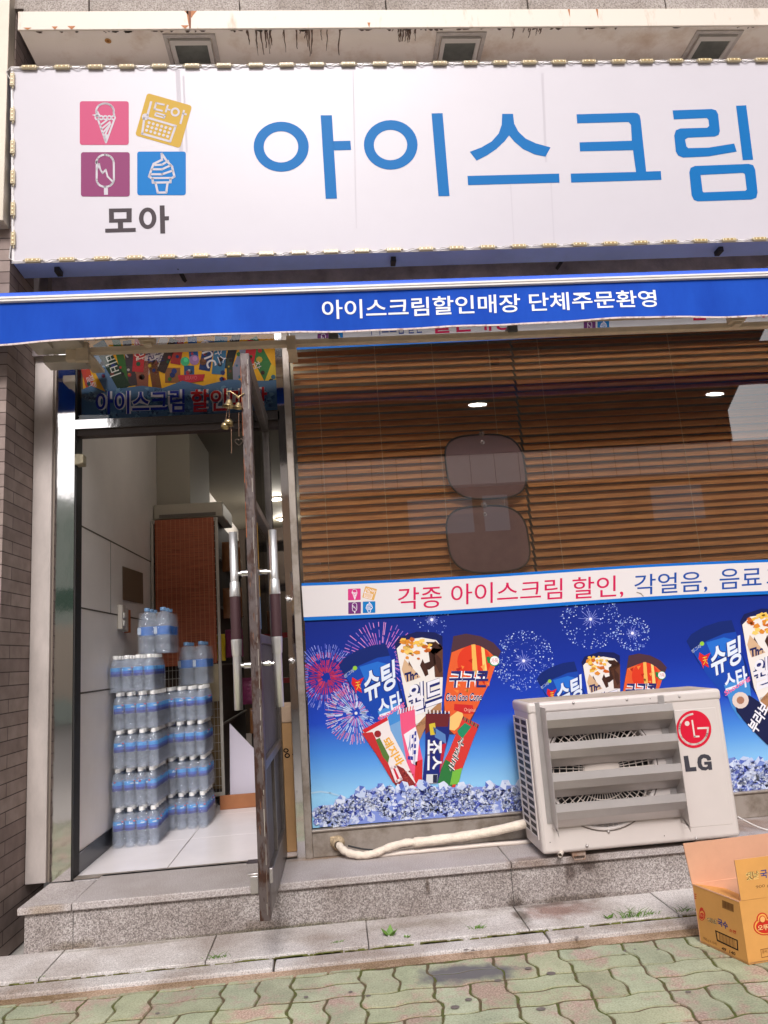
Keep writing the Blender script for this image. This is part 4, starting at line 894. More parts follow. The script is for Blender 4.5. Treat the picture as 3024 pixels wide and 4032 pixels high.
        P1([(650, 1230), (700, 1190), (760, 1220), (850, 1340), (780, 1410), (690, 1340)], S(140, 50, 50), 22)
        ps.stroke(c6([(665, 1215), (695, 1205), (740, 1300), (705, 1320)]), 10, S(240, 220, 224), 24, True); P1([(672, 1222), (693, 1214), (730, 1295), (708, 1310)], S(206, 40, 66), 23)
        for k in range(20): x, y = rq.uniform(740, 830), rq.uniform(1240, 1380); P1([(x, y), (x+16, y-6), (x+10, y+12)], rq.choice([S(110, 34, 36), S(170, 70, 60)]), 24)
        ps.disc(c6([(560, 955)])[0], 14, S(150, 40, 46), 23, 9)
    ps.xf = o_
group(None)
group(lambda q: (.803*(q[0]-1398)+2164, .806*(q[1]-2629)+2681))
group(lambda q: (.965*(q[0]-1398)+2764, .965*(q[1]-2629)+2533), True)
# ice along the bottom
lo = [S(84, 96, 180), S(112, 126, 200), S(140, 154, 214), S(66, 78, 160)]; hi = [S(206, 214, 238), S(188, 198, 230), S(220, 226, 244), S(164, 178, 222)]
def itop(x):
    K = [(1231, 3178), (1290, 3165), (1340, 3140), (1420, 3110), (1470, 3090), (1560, 3090), (1640, 3080), (1740, 3085), (1860, 3085), (1960, 3080), (2060, 3075), (2200, 3050), (2500, 3020), (2860, 3000), (2900, 2985), (3050, 2990), (3400, 2980)]
    for (a, y), (b_, y2) in zip(K, K[1:]):
        if x <= b_: return y+(y2-y)*(x-a)/(b_-a)
    return 2980
ps.poly([(x, itop(x)+14) for x in range(1232, 3390, 30)]+[(x, ybot(x)-1) for x in range(3390, 1230, -30)], S(128, 146, 214), 25)
cells = []
for k in range(1000):
    x = rq.uniform(1245, 3380); t = itop(x); bt = ybot(x)-14; y = t+14+(bt-t-14)*rq.random()
    if 2110 < x < 2840 and y < 3300: continue
    cells.append(((x, y), rq.uniform(12, 27)))
cells.sort(key=lambda c: c[0][1])
ice(ps, cells, 26, rq, lo, hi)
for x in (1345, 1420, 1500, 1590, 1660, 1745, 1815, 1925, 1990, 2050, 2880, 2930, 2990, 3050):
    ice(ps, [((x, itop(x)+8), rq.uniform(18, 25))], 29, rq, [S(120, 140, 205), S(90, 110, 190)], [S(216, 224, 244), S(196, 208, 236)])
tag(ps.build('window_poster'), 'big blue printed poster of ice creams, fireworks and ice cubes on the lower window', 'poster')
# band with text
pb = Print(fW, (0, -1, 0), .00025)
def strip(t0, t1, col, L):
    N_ = 30
    for i in range(N_):
        xa = 1187+(X2-1187)*i/N_; xb = 1187+(X2-1187)*(i+1)/N_
        y = lambda x, t: yt(x)+(yb(x)-yt(x))*t
        sh = lambda x, t: x+(10*t if x < 1188 else 0)
        pb.poly([(sh(xa, t0), y(xa, t0)), (xb, y(xb, t0)), (xb, y(xb, t1)), (sh(xa, t1), y(xa, t1))], col, L)
strip(0, 1, S(18, 110, 200), 33); strip(.075, .905, S(226, 218, 218), 34)
logo(pb, lambda q: (1150+.6028*(365+(q[0]-115)*.1290), 2200+.6028*(198+(q[1]-165)*.1317-(q[0]-115)*.0045)), 35, pink=S(214, 60, 130), purple=S(116, 50, 120), yellow=S(222, 170, 90), blue=S(20, 120, 190))
def bt(s_, x0, x1, y0a, y1a, col, b_=.004): pb.text(s_, [(x0, y0a), (x1, y0a-(x1-x0)*.057), (x1, y1a-(x1-x0)*.057), (x0, y1a)], col, 35, b_)
RD = S(206, 24, 84); BU = S(26, 76, 160)
bt('각종', 1566, 1738, 2316, 2402, RD); bt('아이스크림', 1775, 2212, 2302, 2384, RD); bt('할인,', 2252, 2452, 2275, 2364, RD); bt('각얼음,', 2495, 2782, 2264, 2348, BU); bt('음료', 2830, 2995, 2242, 2322, BU); bt('과자', 3015, 3170, 2234, 2316, BU)
pb.stroke([(2505, 2333), (2520, 2338), (2530, 2348)], 4, S(150, 140, 130), 36)
tag(pb.build('window_banner'), 'white strip with blue edges and red and blue lettering above the window poster', 'banner')
# upper band
pt = Print(fW, (0, -1, 0), .0006)
pt.poly([(1140, 1378), (3400, 1272), (3400, 1262), (1140, 1366)], S(18, 110, 200), 1)
pt.poly([(1140, 1366), (3400, 1262), (3400, 1100), (1140, 1200)], S(216, 212, 214), 1)
for ox, oy in ((0, 0), (1048, -48), (2090, -94)):
    logo(pt, lambda q, ox=ox, oy=oy: (1250+(q[0]-130)*.0735+ox, 1357-(1410-q[1])*.0745-(q[0]-130)*.003+oy), 2, True, purple=S(110, 50, 110), blue=S(20, 120, 190))
pt.text('아이스크림 할인', [(1440, 1255), (1660, 1245), (1662, 1312), (1442, 1322)], S(30, 60, 140), 2); pt.text('할인매장', [(1700, 1240), (2020, 1223), (2022, 1298), (1702, 1315)], S(206, 24, 84), 2, .02)
pt.text('음료 과자', [(2720, 1190), (3020, 1174), (3022, 1250), (2722, 1264)], S(206, 24, 84), 2, .02)
tag(pt.build('top_banner'), 'white strip with blue lower edge at the top of the window behind the awning bar', 'banner')

# blinds
def blind(x0, x1, lab, drop, tilt=0.0):
    o = thing('venetian_blind', lab, 'blind', ((x0+x1)/2, .09, 2.6), 'wooden venetian blinds behind the window')
    b = MB(); z = 2.56; k = 0; rb = random.Random(int(x0*10)+3)
    while z > 1.15:
        s0 = rb.uniform(-.004, .003); s1 = rb.uniform(-.004, .003); a = radians(49+rb.uniform(-4, 4)); h = .0264
        cy, sy = cos(a)*h, sin(a)*h; nseg = 8
        for q in range(nseg):
            xa = x0+(x1-x0)*q/nseg; xb = x0+(x1-x0)*(q+1)/nseg; za = z+s0+(s1-s0)*q/nseg+tilt*(xa-x0); zb = z+s0+(s1-s0)*(q+1)/nseg+tilt*(xb-x0)
            P = [(xa, .09-cy, za-sy), (xb, .09-cy, zb-sy), (xb, .09+cy, zb+sy), (xa, .09+cy, za+sy)]
            t_ = .0028; b.raw(P+[(p[0], p[1]+t_*sin(a), p[2]-t_*cos(a)) for p in P], [(0, 1, 2, 3), (7, 6, 5, 4), (0, 4, 5, 1), (2, 6, 7, 3)])
        z -= .0415
    kid(b.build('slats', M_blind), o)
    b = MB(); b.box(x0, x1, .065, .115, 2.575, 2.61); kid(b.build('headrail', M_blind), o)
    n_ = 3 if x1-x0 > 1 else 2
    for q in range(n_+1):
        x = x0+.13+(x1-x0-.26)*q/n_; b = MB(); b.tube([(x, .058, 2.59), (x+.003, .060, 1.8), (x, .058, 1.14)], .0016, 5); kid(b.build('ladder_cord', mat('cream_cord', S(226, 200, 160), .7)), o)
blind(-.14, 1.055, 'wooden slatted blind behind the left part of the window beside the door', 0)
blind(1.07, 3.55, 'wooden slatted blind behind the right part of the window above the outdoor unit', 0, .004)

# sunshades
def sunshade(cx, cy, rx, ry, lab):
    p = at(cx, cy, .03); sc = 3.72/FPX; rx *= sc; ry *= sc*.99
    o = thing('sunshade', lab, 'sunshade', (p.x, .03, p.z-ry), 'dark car sunshades stuck to the window')
    L = []
    for k in range(48):
        a = 2*pi*k/48; c, s_ = cos(a), sin(a); n_ = 3.2; L.append((p.x+rx*abs(c)**(2/n_)*(1 if c > 0 else -1)-.02*s_, p.z+ry*abs(s_)**(2/n_)*(1 if s_ > 0 else -1)))
    b = MB(); b.face([(q[0], .030, q[1]) for q in L]); kid(b.build('mesh_panel', M_mesh), o)
    b = MB(); b.tube([(q[0], .030, q[1]) for q in L]+[(L[0][0], .03, L[0][1])], .005, 6, cap=False); kid(b.build('rim', M_black), o)
    b = MB(); r_ = Matrix.Translation((p.x-.005, .026, p.z+ry*.74)) @ Matrix.Rotation(pi/2, 4, 'X'); b.lathe([(.006, 0), (.009, .003), (.011, 0)], 14, r_); kid(b.build('eyelet', M_chrome), o)
    b = MB(); b.lathe([(.0001, -.004), (.006, -.012), (.015, -.0185), (.016, -.021)], 14, Matrix.Translation((p.x-.005, .005, p.z+ry*1.02)) @ Matrix.Rotation(pi/2, 4, 'X')); kid(b.build('suction_cup', translucent('clear_suction_cup', S(200, 190, 186), .5)), o)
sunshade(1912, 1836, 162, 137, 'upper of the two dark rounded sunshades behind the window')
sunshade(1922, 2122, 164, 137, 'lower dark rounded sunshade, just above the lettered strip')

# ---------------------------------------------------------------- door leaf
HX0, HY0, HX1, HY1 = -.300, -.825, -.297, .055
dv = Vector((HX1-HX0, HY1-HY0, 0)); DL = dv.length; dang = atan2(dv.y, dv.x)
dl = thing('glass_door', 'open glass shop door with worn dark steel frame swung out over the step', 'door', (HX0, HY0, .004), rz=dang)
# local: x along the leaf from free edge to hinge, y thickness, z up
H = 2.135; T2 = .019
b = MB(); b.rbox(0, .055, -T2, T2, 0, H, .003); b.build('free_stile', M_doorm, dl)
b = MB(); b.rbox(DL-.06, DL, -T2, T2, 0, H, .003); b.build('hinge_stile', M_doorside, dl)
b = MB(); b.rbox(.055, DL-.06, -T2, T2, 0, .13, .003); b.rbox(.055, DL-.06, -T2, T2, H-.08, H, .003)
for z_ in (.50, .97, 1.50): b.rbox(.055, DL-.06, -T2, T2, z_, z_+.035, .003)
b.rbox(DL*.5-.012, DL*.5+.012, -T2+.003, T2-.003, .13, .50, .002); b.build('rail', M_doorside, dl)
b = MB()
for z0, z1 in ((.13, .5), (.535, .97)): b.box(.055, DL-.06, -.003, .003, z0, z1)
b.build('lower_panel', mat('dark_door_panel', S(96, 90, 90), .7, 0, var=.2, vscale=8), dl)
b = MB()
for z0, z1 in ((1.005, 1.5), (1.535, H-.08)): b.box(.055, DL-.06, -.003, .003, z0, z1)
b.build('pane', M_glass2, dl)
pq = Print(lambda u, v: Vector((u, -.0038, v)), (0, -1, 0), .0006)
pq.poly([(.06, 1.47), (.22, 1.47), (.22, 1.16), (.06, 1.16)], S(236, 180, 40), 1); pq.poly([(.06, 1.16), (.22, 1.16), (.22, 1.03), (.06, 1.03)], S(110, 160, 206), 1)
pq.poly([(.07, 1.40), (.19, 1.40), (.19, 1.29), (.07, 1.29)], S(206, 50, 44), 2); pq.text('할인', [(.08, 1.38), (.18, 1.38), (.18, 1.31), (.08, 1.31)], WHITE, 3, .02)
pq.build('sticker', dl)
# flaking paint line on the free stile
pf = Print(lambda u, v: Vector((-.0008, u, v)), (-1, 0, 0), .0004); rf_ = random.Random(8)
z_ = .02
while z_ < H-.03:
    l_ = rf_.uniform(.01, .13); y_ = -.011+rf_.uniform(-.002, .002)
    pf.poly([(y_, z_), (y_+rf_.uniform(.0006, .0022), z_), (y_+rf_.uniform(.0003, .002), z_+l_), (y_-.0005, z_+l_)], rf_.choice([S(170, 160, 150), S(140, 122, 106), S(190, 180, 166)]), 1)
    z_ += l_+rf_.uniform(.0, .035)
for k in range(40):
    z_ = rf_.uniform(0.02, 2.0); y_ = rf_.uniform(-.004, .016); l_ = rf_.uniform(.004, .05)
    pf.poly([(y_, z_), (y_+.002, z_+l_*.2), (y_+.003, z_+l_*.7), (y_+.001, z_+l_)], rf_.choice([S(60, 44, 38), S(136, 88, 60), S(70, 60, 62)]), 1)
for k in range(12):
    z_ = 1.35+rf_.random()*.7; pf.poly([(.0155, z_), (.018, z_), (.018, z_+.06), (.0165, z_+.07)], S(176, 96, 50), 2)
pf.build('flaking_paint', dl, PRINT_M)
def handle(side):
    o = MB(); y = .078 if side > 0 else -.077; x = .07
    z0, z1 = .725, 1.41
    o.lathe([(.0001, z0), (.0165, z0), (.0165, .93), ], 16, Matrix.Translation((x, y, 0))); o.lathe([(.0165, 1.205), (.0165, z1), (.0001, z1)], 16, Matrix.Translation((x, y, 0)))
    o.lathe([(.0165, .925), (.019, .93), (.0215, .985), (.021, .99)], 16, Matrix.Translation((x, y, 0))); o.lathe([(.021, 1.155), (.0215, 1.16), (.019, 1.21), (.0165, 1.214)], 16, Matrix.Translation((x, y, 0)))
    h = o.build('pull_handle', mat('satin_chrome', (.86, .84, .83, 1), .3, .85), dl)
    g_ = MB(); g_.lathe([(.020, .988), (.0205, 1.0), (.0205, 1.15), (.020, 1.157)], 16, Matrix.Translation((x, y, 0))); g_.build('grip', M_grip, h)
    s_ = MB()
    for z_ in (.89, 1.245):
        s_.tube([(x, y*.85, z_), (x, side*.05, z_)], .007, 10); s_.tube([(x, side*.05, z_), (x, side*.018, z_)], .012, 10)
    s_.build('standoff', M_chrome, h)
handle(1); handle(-1)
b = MB(); b.rbox(.01, .03, T2, T2+.038, .15, .158, .002); b.rbox(.008, .04, T2, T2+.03, .09, .15, .003); b.rbox(.01, .03, -T2-.012, -T2, .12, .17, .002); b.build('lock', M_steel, dl)

# door chime
wc = thing('door_chime', 'brass bells on a curled bracket hanging from the open door', 'chime', (-.36, -.83, 2.0))
Yc = -.83
b = MB(); pts = [(962, 1548), (950, 1556), (938, 1562), (928, 1556), (918, 1548), (906, 1541), (896, 1541), (892, 1549), (897, 1556)]
b.tube([at(x, y, Yc) for x, y in pts], .0022, 6); b.tube([at(x, y, Yc) for x, y in ((945, 1560), (938, 1568), (930, 1563), (934, 1555))], .002, 6); kid(b.build('curled_arm', M_brass), wc)
def bell(px, py, r, h, flare=True):
    p = at(px, py, Yc); b = MB()
    prof = [(.0001, 0), (r*.3, -h*.04), (r*.48, -h*.25), (r*.58, -h*.55), (r*.8, -h*.85), (r, -h), (r*.93, -h), (r*.5, -h*.5)] if flare else [(.0001, 0), (r*.6, -h*.12), (r*.95, -h*.45), (r, -h), (r*.9, -h), (r*.8, -h*.4)]
    b.lathe(prof, 18, Matrix.Translation(p) @ Matrix.Rotation(radians(8), 4, 'Y')); kid(b.build('bell', M_brass), wc)
bell(904, 1572, .027, .032); bell(940, 1584, .021, .025); bell(902, 1648, .019, .028, False); bell(888, 1662, .017, .026, False)
b = MB()
for a, c in (((900, 1556), (904, 1572)), ((904, 1590), (902, 1648)), ((896, 1600), (888, 1662)), ((908, 1668), (911, 1700)), ((911, 1700), (912, 1785)), ((941, 1566), (942, 1580)), ((940, 1625), (941, 1718))): b.tube([at(*a, Yc), at(*c, Yc)], .0009, 4)
kid(b.build('string', mat('brown_string', S(160, 120, 96), .8)), wc)
b = MB(); p = at(941, 1740, Yc)
b.tube([p+Vector((.016*sin(t)**3, 0, .001*(13*cos(t)-5*cos(2*t)-2*cos(3*t)-cos(4*t)))) for t in [2*pi*k/20 for k in range(21)]], .0018, 5, cap=False); kid(b.build('heart_pendant', mat('dark_metal', S(80, 66, 56), .4, .7)), wc)

# ---------------------------------------------------------------- air conditioner
AX, AXR, AYF, AYB, AZ0, AZ1 = .822, 1.692, -.405, -.125, .022, .640
ac = thing('air_conditioner', 'ivory outdoor air conditioning unit with four metal louvres standing on the step', 'air conditioner', ((AX+AXR)/2, -.26, .0), rz=0)
FC = at(2370, 3030, AYF); FR = .247
bm = bmesh.new(); bmesh.ops.create_cube(bm, size=1)
for v in bm.verts: v.co = Vector(((AX+AXR)/2+v.co.x*(AXR-AX), (AYF+AYB)/2+v.co.y*(AYB-AYF), (AZ0+AZ1)/2+v.co.z*(AZ1-AZ0)))
bmesh.ops.bevel(bm, geom=list(bm.edges), offset=.016, segments=4, profile=.5, affect='EDGES')
ff = min(bm.faces, key=lambda f: f.normal.y*f.calc_area()); rect = [v.co.copy() for v in ff.verts]; bmesh.ops.delete(bm, geom=[ff], context='FACES_ONLY')
bm.verts.index_update(); b = MB(); b.v = [tuple(v.co) for v in bm.verts]
for f in bm.faces: b.f.append(tuple(v.index for v in f.verts)); b.m.append(0); b.c.append(None); b.sm.append(f.calc_area() < .03)
bm.free()
pf = Print(lambda u, v: Vector((u, AYF, v)), (0, -1, 0), 0)
R0 = FR-.012
pf.poly([[(p.x, p.z) for p in rect], [(FC.x+R0*cos(2*pi*k/56), FC.z+R0*sin(2*pi*k/56)) for k in range(56)]], (1, 1, 1, 1), 0)
for f in pf.mb.f: b.raw([pf.mb.v[i] for i in f], [(0, 1, 2)], 0)
# bell-mouth ring recess
b.lathe([(FR+.002, 0), (FR+.001, -.003), (R0, -.001), (R0, .03), (R0-.01, .05)], 56, Matrix.Translation(FC) @ Matrix.Rotation(-pi/2, 4, 'X'))
casing = kid(b.build('casing', M_acw), ac)
b = MB(); y = AYF+.075; b.face([(AX+.02, y, AZ0+.02), (AXR-.02, y, AZ0+.02), (AXR-.02, y, AZ1-.02), (AX+.02, y, AZ1-.02)])
kid(b.build('fan_cavity', mat('black_cavity', (.012, .011, .011, 1), .6)), ac)
b = MB()
for k in range(4):
    a0 = k*pi/2+.3
    P = [(FC.x+r_*cos(a0+d), AYF+.05+dy, FC.z+r_*sin(a0+d)) for r_, d, dy in ((.06, 0, 0), (.21, -.25, -.01), (.225, .35, .015), (.06, .5, .018))]; b.face(P)
kid(b.build('fan', mat('grey_fan_blade', S(70, 66, 66), .5)), ac)
b = MB()
for r_ in (.078, .10, .125, .155, .185, .212): b.tube([(FC.x+r_*cos(2*pi*k/48), AYF+.004, FC.z+r_*sin(2*pi*k/48)) for k in range(49)], .0023, 5, cap=False)
for k in range(64):
    a = 2*pi*k/64; b.tube([(FC.x+.076*cos(a), AYF+.002, FC.z+.076*sin(a)), (FC.x+.15*cos(a), AYF-.001, FC.z+.15*sin(a)), (FC.x+.236*cos(a), AYF+.006, FC.z+.236*sin(a))], .0019, 4, cap=False)
b.lathe([(.0001, -.006), (.055, -.005), (.076, 0)], 28, Matrix.Translation((FC.x, AYF, FC.z)) @ Matrix.Rotation(-pi/2, 4, 'X') )
for a in range(4):
    q = a*pi/2+pi/4; b.tube([(FC.x+.07*cos(q), AYF-.003, FC.z+.07*sin(q)), (FC.x+.24*cos(q), AYF-.003, FC.z+.24*sin(q))], .0025, 6)
kid(b.build('fan_grille', mat('ivory_wire', S(222, 208, 198), .4)), ac)
b = MB(); b.tube([(FC.x+(FR+.001)*cos(2*pi*k/64), AYF-.0005, FC.z+(FR+.001)*sin(2*pi*k/64)) for k in range(65)], .0034, 5, cap=False); kid(b.build('groove_shade_ring', mat('groove_shade_grey', S(104, 92, 86), .6)), ac)  # dark ring painting in the shade of the groove round the opening
# top lid lip
b = MB(); b.rbox(AX-.004, AXR+.004, AYF-.004, AYB+.004, AZ1-.045, AZ1+.004, .014, seg=3); kid(b.build('lid', M_acw), ac)
b = MB(); b.box(AX+.012, AXR-.012, AYF+.022, AYB-.012, AZ1+.0038, AZ1+.0046); kid(b.build('top_shade_sheet', mat('dusty_shade_tone', S(170, 154, 138), .9, vcol2=S(196, 180, 164), vscale=8)), ac)  # dust-toned sheet also darkens the lid top in place of overhead shade
# side intake grille
b = MB(); b.box(AX-.0015, AX+.002, AYF+.045, AYB-.012, .085, AZ1-.07); kid(b.build('side_intake', mat('recess_shade_dark', S(56, 48, 46), .6, .2, var=.3, vscale=60)), ac)  # dark panel painting in the shaded recess behind the grille bars
b = MB(); z_ = .08; ys = (AYF+.036, (AYF+AYB)/2+.015, AYB-.008)
for y in ys: b.rbox(AX-.006, AX-.0005, y-.008, y+.008, .075, AZ1-.065, .002)
nr = 16
for k in range(nr+1): z_ = .08+(AZ1-.07-.08)*k/nr; b.rbox(AX-.0055, AX-.0005, ys[0], ys[2], z_-.0045, z_+.0045, .0015)
kid(b.build('side_grille', M_acw), ac)
# raised panel, screws
b = MB(); b.rbox(AXR-.245, AXR-.03, AYF-.0015, AYF+.004, AZ0+.055, AZ1-.075, .0015, seg=1); kid(b.build('service_panel', M_acw), ac)
b = MB()
for px, py in ((2258, 2768), (2468, 2755), (2675, 2743), (2312, 3331), (2742, 3302), (2350, 2795), (2397, 3275)):
    p = at(px, py, AYF-.004); b.lathe([(.0001, -.004), (.004, -.004), (.006, -.001), (.007, 0.003)], 10, Matrix.Translation(p) @ Matrix.Rotation(-pi/2, 4, 'X'))
kid(b.build('screw', M_steel), ac)
b = MB()
for px, py in ((2166, 3317), (2616, 3291), (2560, 2751)):
    p = at(px, py, AYF-.0045); b.lathe([(.0001, 0), (.0022, 0)], 8, Matrix.Translation(p) @ Matrix.Rotation(-pi/2, 4, 'X'))
kid(b.build('vent_hole', M_black), ac)
# louvres
YF = AYF-.004; YO = AYF-.085
lx = [(at(2150, 2812, YO).x, at(2650, 2785, YO).x)]
zs = [at(2150+i*9, 2811+i*121, YO).z for i in range(4)]; xl = at(2150, 2811, YO).x; xr = at(2651, 2785, YO).x
M_lou = M_aclouv
for i, z_ in enumerate(zs):
    b = MB(); t_ = .0015
    prof = [(YO+.014, z_+.003), (YO+.005, z_+.0035), (YO-.001, z_-.027), (YO+.02, z_-.062), (YF-.012, z_-.099), (YF-.006, z_-.103)]
    for (y0, z0), (y1, z1) in zip(prof, prof[1:]):
        b.raw([(xl, y0, z0), (xr, y0, z0), (xr, y1, z1), (xl, y1, z1), (xl, y0+t_, z0-t_), (xr, y0+t_, z0-t_), (xr, y1+t_, z1-t_), (xl, y1+t_, z1-t_)], [(0, 3, 2, 1), (4, 5, 6, 7), (0, 4, 7, 3), (1, 2, 6, 5)])
    kid(b.build('louvre', M_lou), ac)
for sx, xx in ((-1, xl-.001), (1, xr+.001)):
    b = MB(); zt = at(2130, 2765, AYF).z if sx < 0 else at(2630, 2735, AYF).z; zb = at(2185, 3290, YO).z if sx < 0 else at(2700, 3268, YO).z
    b.box(xx-.001 if sx > 0 else xx-.001, xx+.001, YO+.0, YF, zb+.01, zt-.055 if sx > 0 else zt-.02)
    b.raw([(xx-.001, YF, zb+.05), (xx+.001, YF, zb+.05), (xx+.001, YO, zb+.01), (xx-.001, YO, zb+.01), (xx-.001, YO, zb-.01), (xx+.001, YO, zb-.01)], [(0, 1, 2, 3), (3, 2, 5, 4), (0, 3, 4), (1, 5, 2)])
    x2 = xx-.022 if sx < 0 else xx-.03
    b.box(x2, xx-.001, YF-.001, YF+.001, zb+.03, zt)
    kid(b.build('louvre_bracket', M_lou), ac)
# logo
pl = Print(lambda px, py: at(px, py, AYF-.0020), (0, -1, 0), .0006)
c7 = lambda pts: [(2424+x*.3617, 2600+y*.3617) for x, y in pts]
CW = S(232, 216, 208); CR = S(216, 30, 58); CG = S(70, 68, 76)
pl.poly(c7(ell((850, 750), 191, 205)), CR, 1)
pl.stroke(c7([(836, 585)]+[(848+155*cos(a)*1.0, 750+165*sin(a)) for a in [-pi*.55-k*pi*1.45/30 for k in range(31)]]+[(1004, 735), (895, 740)]), 7.5, CW, 2)
pl.stroke(c7([(832, 655), (858, 830), (905, 828)]), 6.5, CW, 2); pl.disc(c7([(777, 688)])[0], 9.6, CW, 2)
pl.poly(c7([(738, 1042), (788, 1038), (810, 1165), (876, 1160), (882, 1205), (762, 1214)]), CG, 1)
pl.poly(c7([(1040, 1085), (1000, 1092), (985, 1068), (955, 1062), (935, 1080), (935, 1125), (950, 1158), (985, 1162), (1003, 1150), (1000, 1135), (965, 1137), (962, 1105), (1043, 1100), (1052, 1190), (1015, 1194), (1008, 1182), (980, 1200), (935, 1195), (900, 1165), (888, 1110), (895, 1060), (925, 1028), (965, 1020), (1010, 1030), (1035, 1055)]), CG, 1)
kid(pl.build('brand_logo'), ac)
b = MB()
for x in (AX+.16, AXR-.16): b.rbox(x-.03, x+.03, AYF+.02, AYB+.02, .0, .021, .003)
p = at(2278, 3370, -.42); b.tube([(p.x-.028, -.43, .016), (p.x-.022, -.43, .0), (p.x+.022, -.43, .0), (p.x+.028, -.43, .016)], .003, 5)
kid(b.build('foot', mat('rusty_foot', S(176, 160, 150), .5, .2, vcol2=S(150, 110, 84), vscale=40)), ac)
b = MB(); p = at(2205, 3368, -.43); q = p+Vector((.07, .14, .012)); n_ = 26
b.tube([p+(q-p)*(k/n_) for k in range(n_+1)], [.0105 if k % 2 else .0088 for k in range(n_+1)], 12, cap=False); kid(b.build('drain_stub', mat('ivory_hose', S(226, 212, 200), .5)), ac)

# insulated pipe and corrugated hose
ip = thing('insulated_pipe', 'white tape-wrapped pipe bundle running from the sill wall to the outdoor unit', 'pipe', (.4, -.08, 0))
path = [(1330, 3318, -.02), (1335, 3328, -.05), (1350, 3345, -.08), (1372, 3358, -.10), (1405, 3366, -.12), (1440, 3367, -.125), (1480, 3358, -.125), (1530, 3337, -.125), (1600, 3318, -.125), (1640, 3316, -.125), (1720, 3307, -.125), (1830, 3292, -.13), (1930, 3275, -.13), (2040, 3250, -.14), (2095, 3236, -.15)]
P = [at(x, y, Y) for x, y, Y in path]
def smooth(P, n=8):
    out = []
    for i in range(len(P)-1):
        p0, p1, p2, p3 = P[max(i-1, 0)], P[i], P[i+1], P[min(i+2, len(P)-1)]
        for k in range(n):
            t = k/n; out.append(.5*((2*p1)+(p2-p0)*t+(2*p0-5*p1+4*p2-p3)*t*t+(3*p1-p0-3*p2+p3)*t**3))
    out.append(P[-1]); return out
SP = smooth(P, 8); rr_ = random.Random(4)
b = MB(); b.tube(SP, [.0165+.0022*sin(k*.8)*rr_.random()+(.004 if k > 70 else 0) for k in range(len(SP))], 12); kid(b.build('wrapped_tube', mat('white_wrap_tape', S(238, 222, 204), .6, var=.1, vscale=30, bump=.6, bscale=60)), ip)
b = MB(); b.rbox(P[0].x-.035, P[0].x+.012, -.034, -.02, P[0].z-.01, P[0].z+.03, .004); b.lathe([(.034, 0), (.03, .02), (.02, .035), (.016, .04)], 12, Matrix.Translation((P[0].x, -.02, P[0].z)) @ Matrix.Rotation(pi/2, 4, 'X')); kid(b.build('wall_seal', mat('dirty_sealant', S(196, 172, 140), .9, var=.3, vscale=50, bump=1, bscale=80)), ip)
b = MB(); H_ = smooth([at(x, y, -.11) for x, y in ((1450, 3373), (1600, 3357), (1800, 3338), (1950, 3325), (2090, 3315))], 44); 
b.tube(H_, [.0105 if k % 2 else .0086 for k in range(len(H_))], 10); tag(b.build('corrugated_hose', MATS['ivory_hose']), 'ivory corrugated drain hose lying on the step under the wrapped pipe', 'hose')
b = MB(); H_ = smooth([at(x, y, -.07) for x, y in ((1370, 3330), (1450, 3345), (1560, 3340), (1800, 3290), (2085, 3242))], 6); b.tube(H_, .004, 6); tag(b.build('black_cable', M_black), 'thin black cable behind the wrapped pipe', 'cable')
b = MB(); b.tube(smooth([at(2905, 3216, -.15), at(2950, 3240, -.2), at(2990, 3258, -.24), at(3060, 3280, -.28)], 6), .0032, 6); tag(b.build('sagging_rope', mat('white_rope', S(232, 226, 220), .7)), 'white cord sagging from the outdoor unit to the right', 'cord')

# ---------------------------------------------------------------- cardboard box
Z0 = -.198; BH = .196
A_ = at_z(2757, 3709, Z0); B_ = at_z(2948, 3799, Z0); A_.z = B_.z = Z0
ux = Vector((.994, .09, 0)).normalized(); Dp = A_-B_; W_ = .40
up = Vector((0, 0, BH))
C_ = B_+ux*W_; D_ = A_+ux*W_
cbx = thing('cardboard_box', 'open orange noodle carton with raised flaps at the right edge of the pavement', 'box', tuple((B_+D_)/2))
def slab(q, n, t=.004, m=(0, 1)):
    b = MB(); k = [p+n*t for p in q]; b.face(q, 0); b.face(k[::-1], 1)
    for i in range(4): j = (i+1) % 4; b.face([q[i], k[i], k[j], q[j]][::-1], 1)
    return b
nL = (Dp.cross(Vector((0, 0, 1)))).normalized(); nL = nL if nL.x > 0 else -nL; nF = (Vector((0, 0, 1)).cross(ux)).normalized()
def cpart(name, b): return kid(b.build(name, [M_card, M_cardin]), cbx)
cpart('side_panel', slab([B_, A_, A_+up, B_+up][::-1], nL)); cpart('front_panel', slab([B_, C_, C_+up, B_+up], nF)); cpart('back_panel', slab([D_, A_, A_+up, D_+up], -nF)); cpart('side_panel', slab([C_, D_, D_+up, C_+up], -nL))
cpart('bottom_panel', slab([B_+Vector((0, 0, .002)), C_+Vector((0, 0, .002)), D_+Vector((0, 0, .002)), A_+Vector((0, 0, .002))][::-1], Vector((0, 0, 1))))
# flaps
def face2(pts, name, swap=False, t=.004):
    n = (pts[1]-pts[0]).cross(pts[2]-pts[0]).normalized(); b = MB(); q = pts; k = [p-n*t for p in pts]
    b.face(q, 1 if swap else 0); b.face(k[::-1], 0 if swap else 1)
    for i in range(len(q)): j = (i+1) % len(q); b.face([q[i], k[i], k[j], q[j]], 1)
    return cpart(name, b)
A1, B1, C1, D1 = A_+up, B_+up, C_+up, D_+up
bt_ = at(2690, 3322, A_.y-.0); bt2 = bt_+ux*(W_+.03)
bf = face2([A1, D1, D1+(bt_-A1)+Vector((.02, 0, 0)), bt_], 'back_flap', True)
ft = at(2892, 3387, B_.y+.005); face2([B1+Vector((.006, -.001, .001)), C1, C1+(ft-B1), ft], 'front_flap')
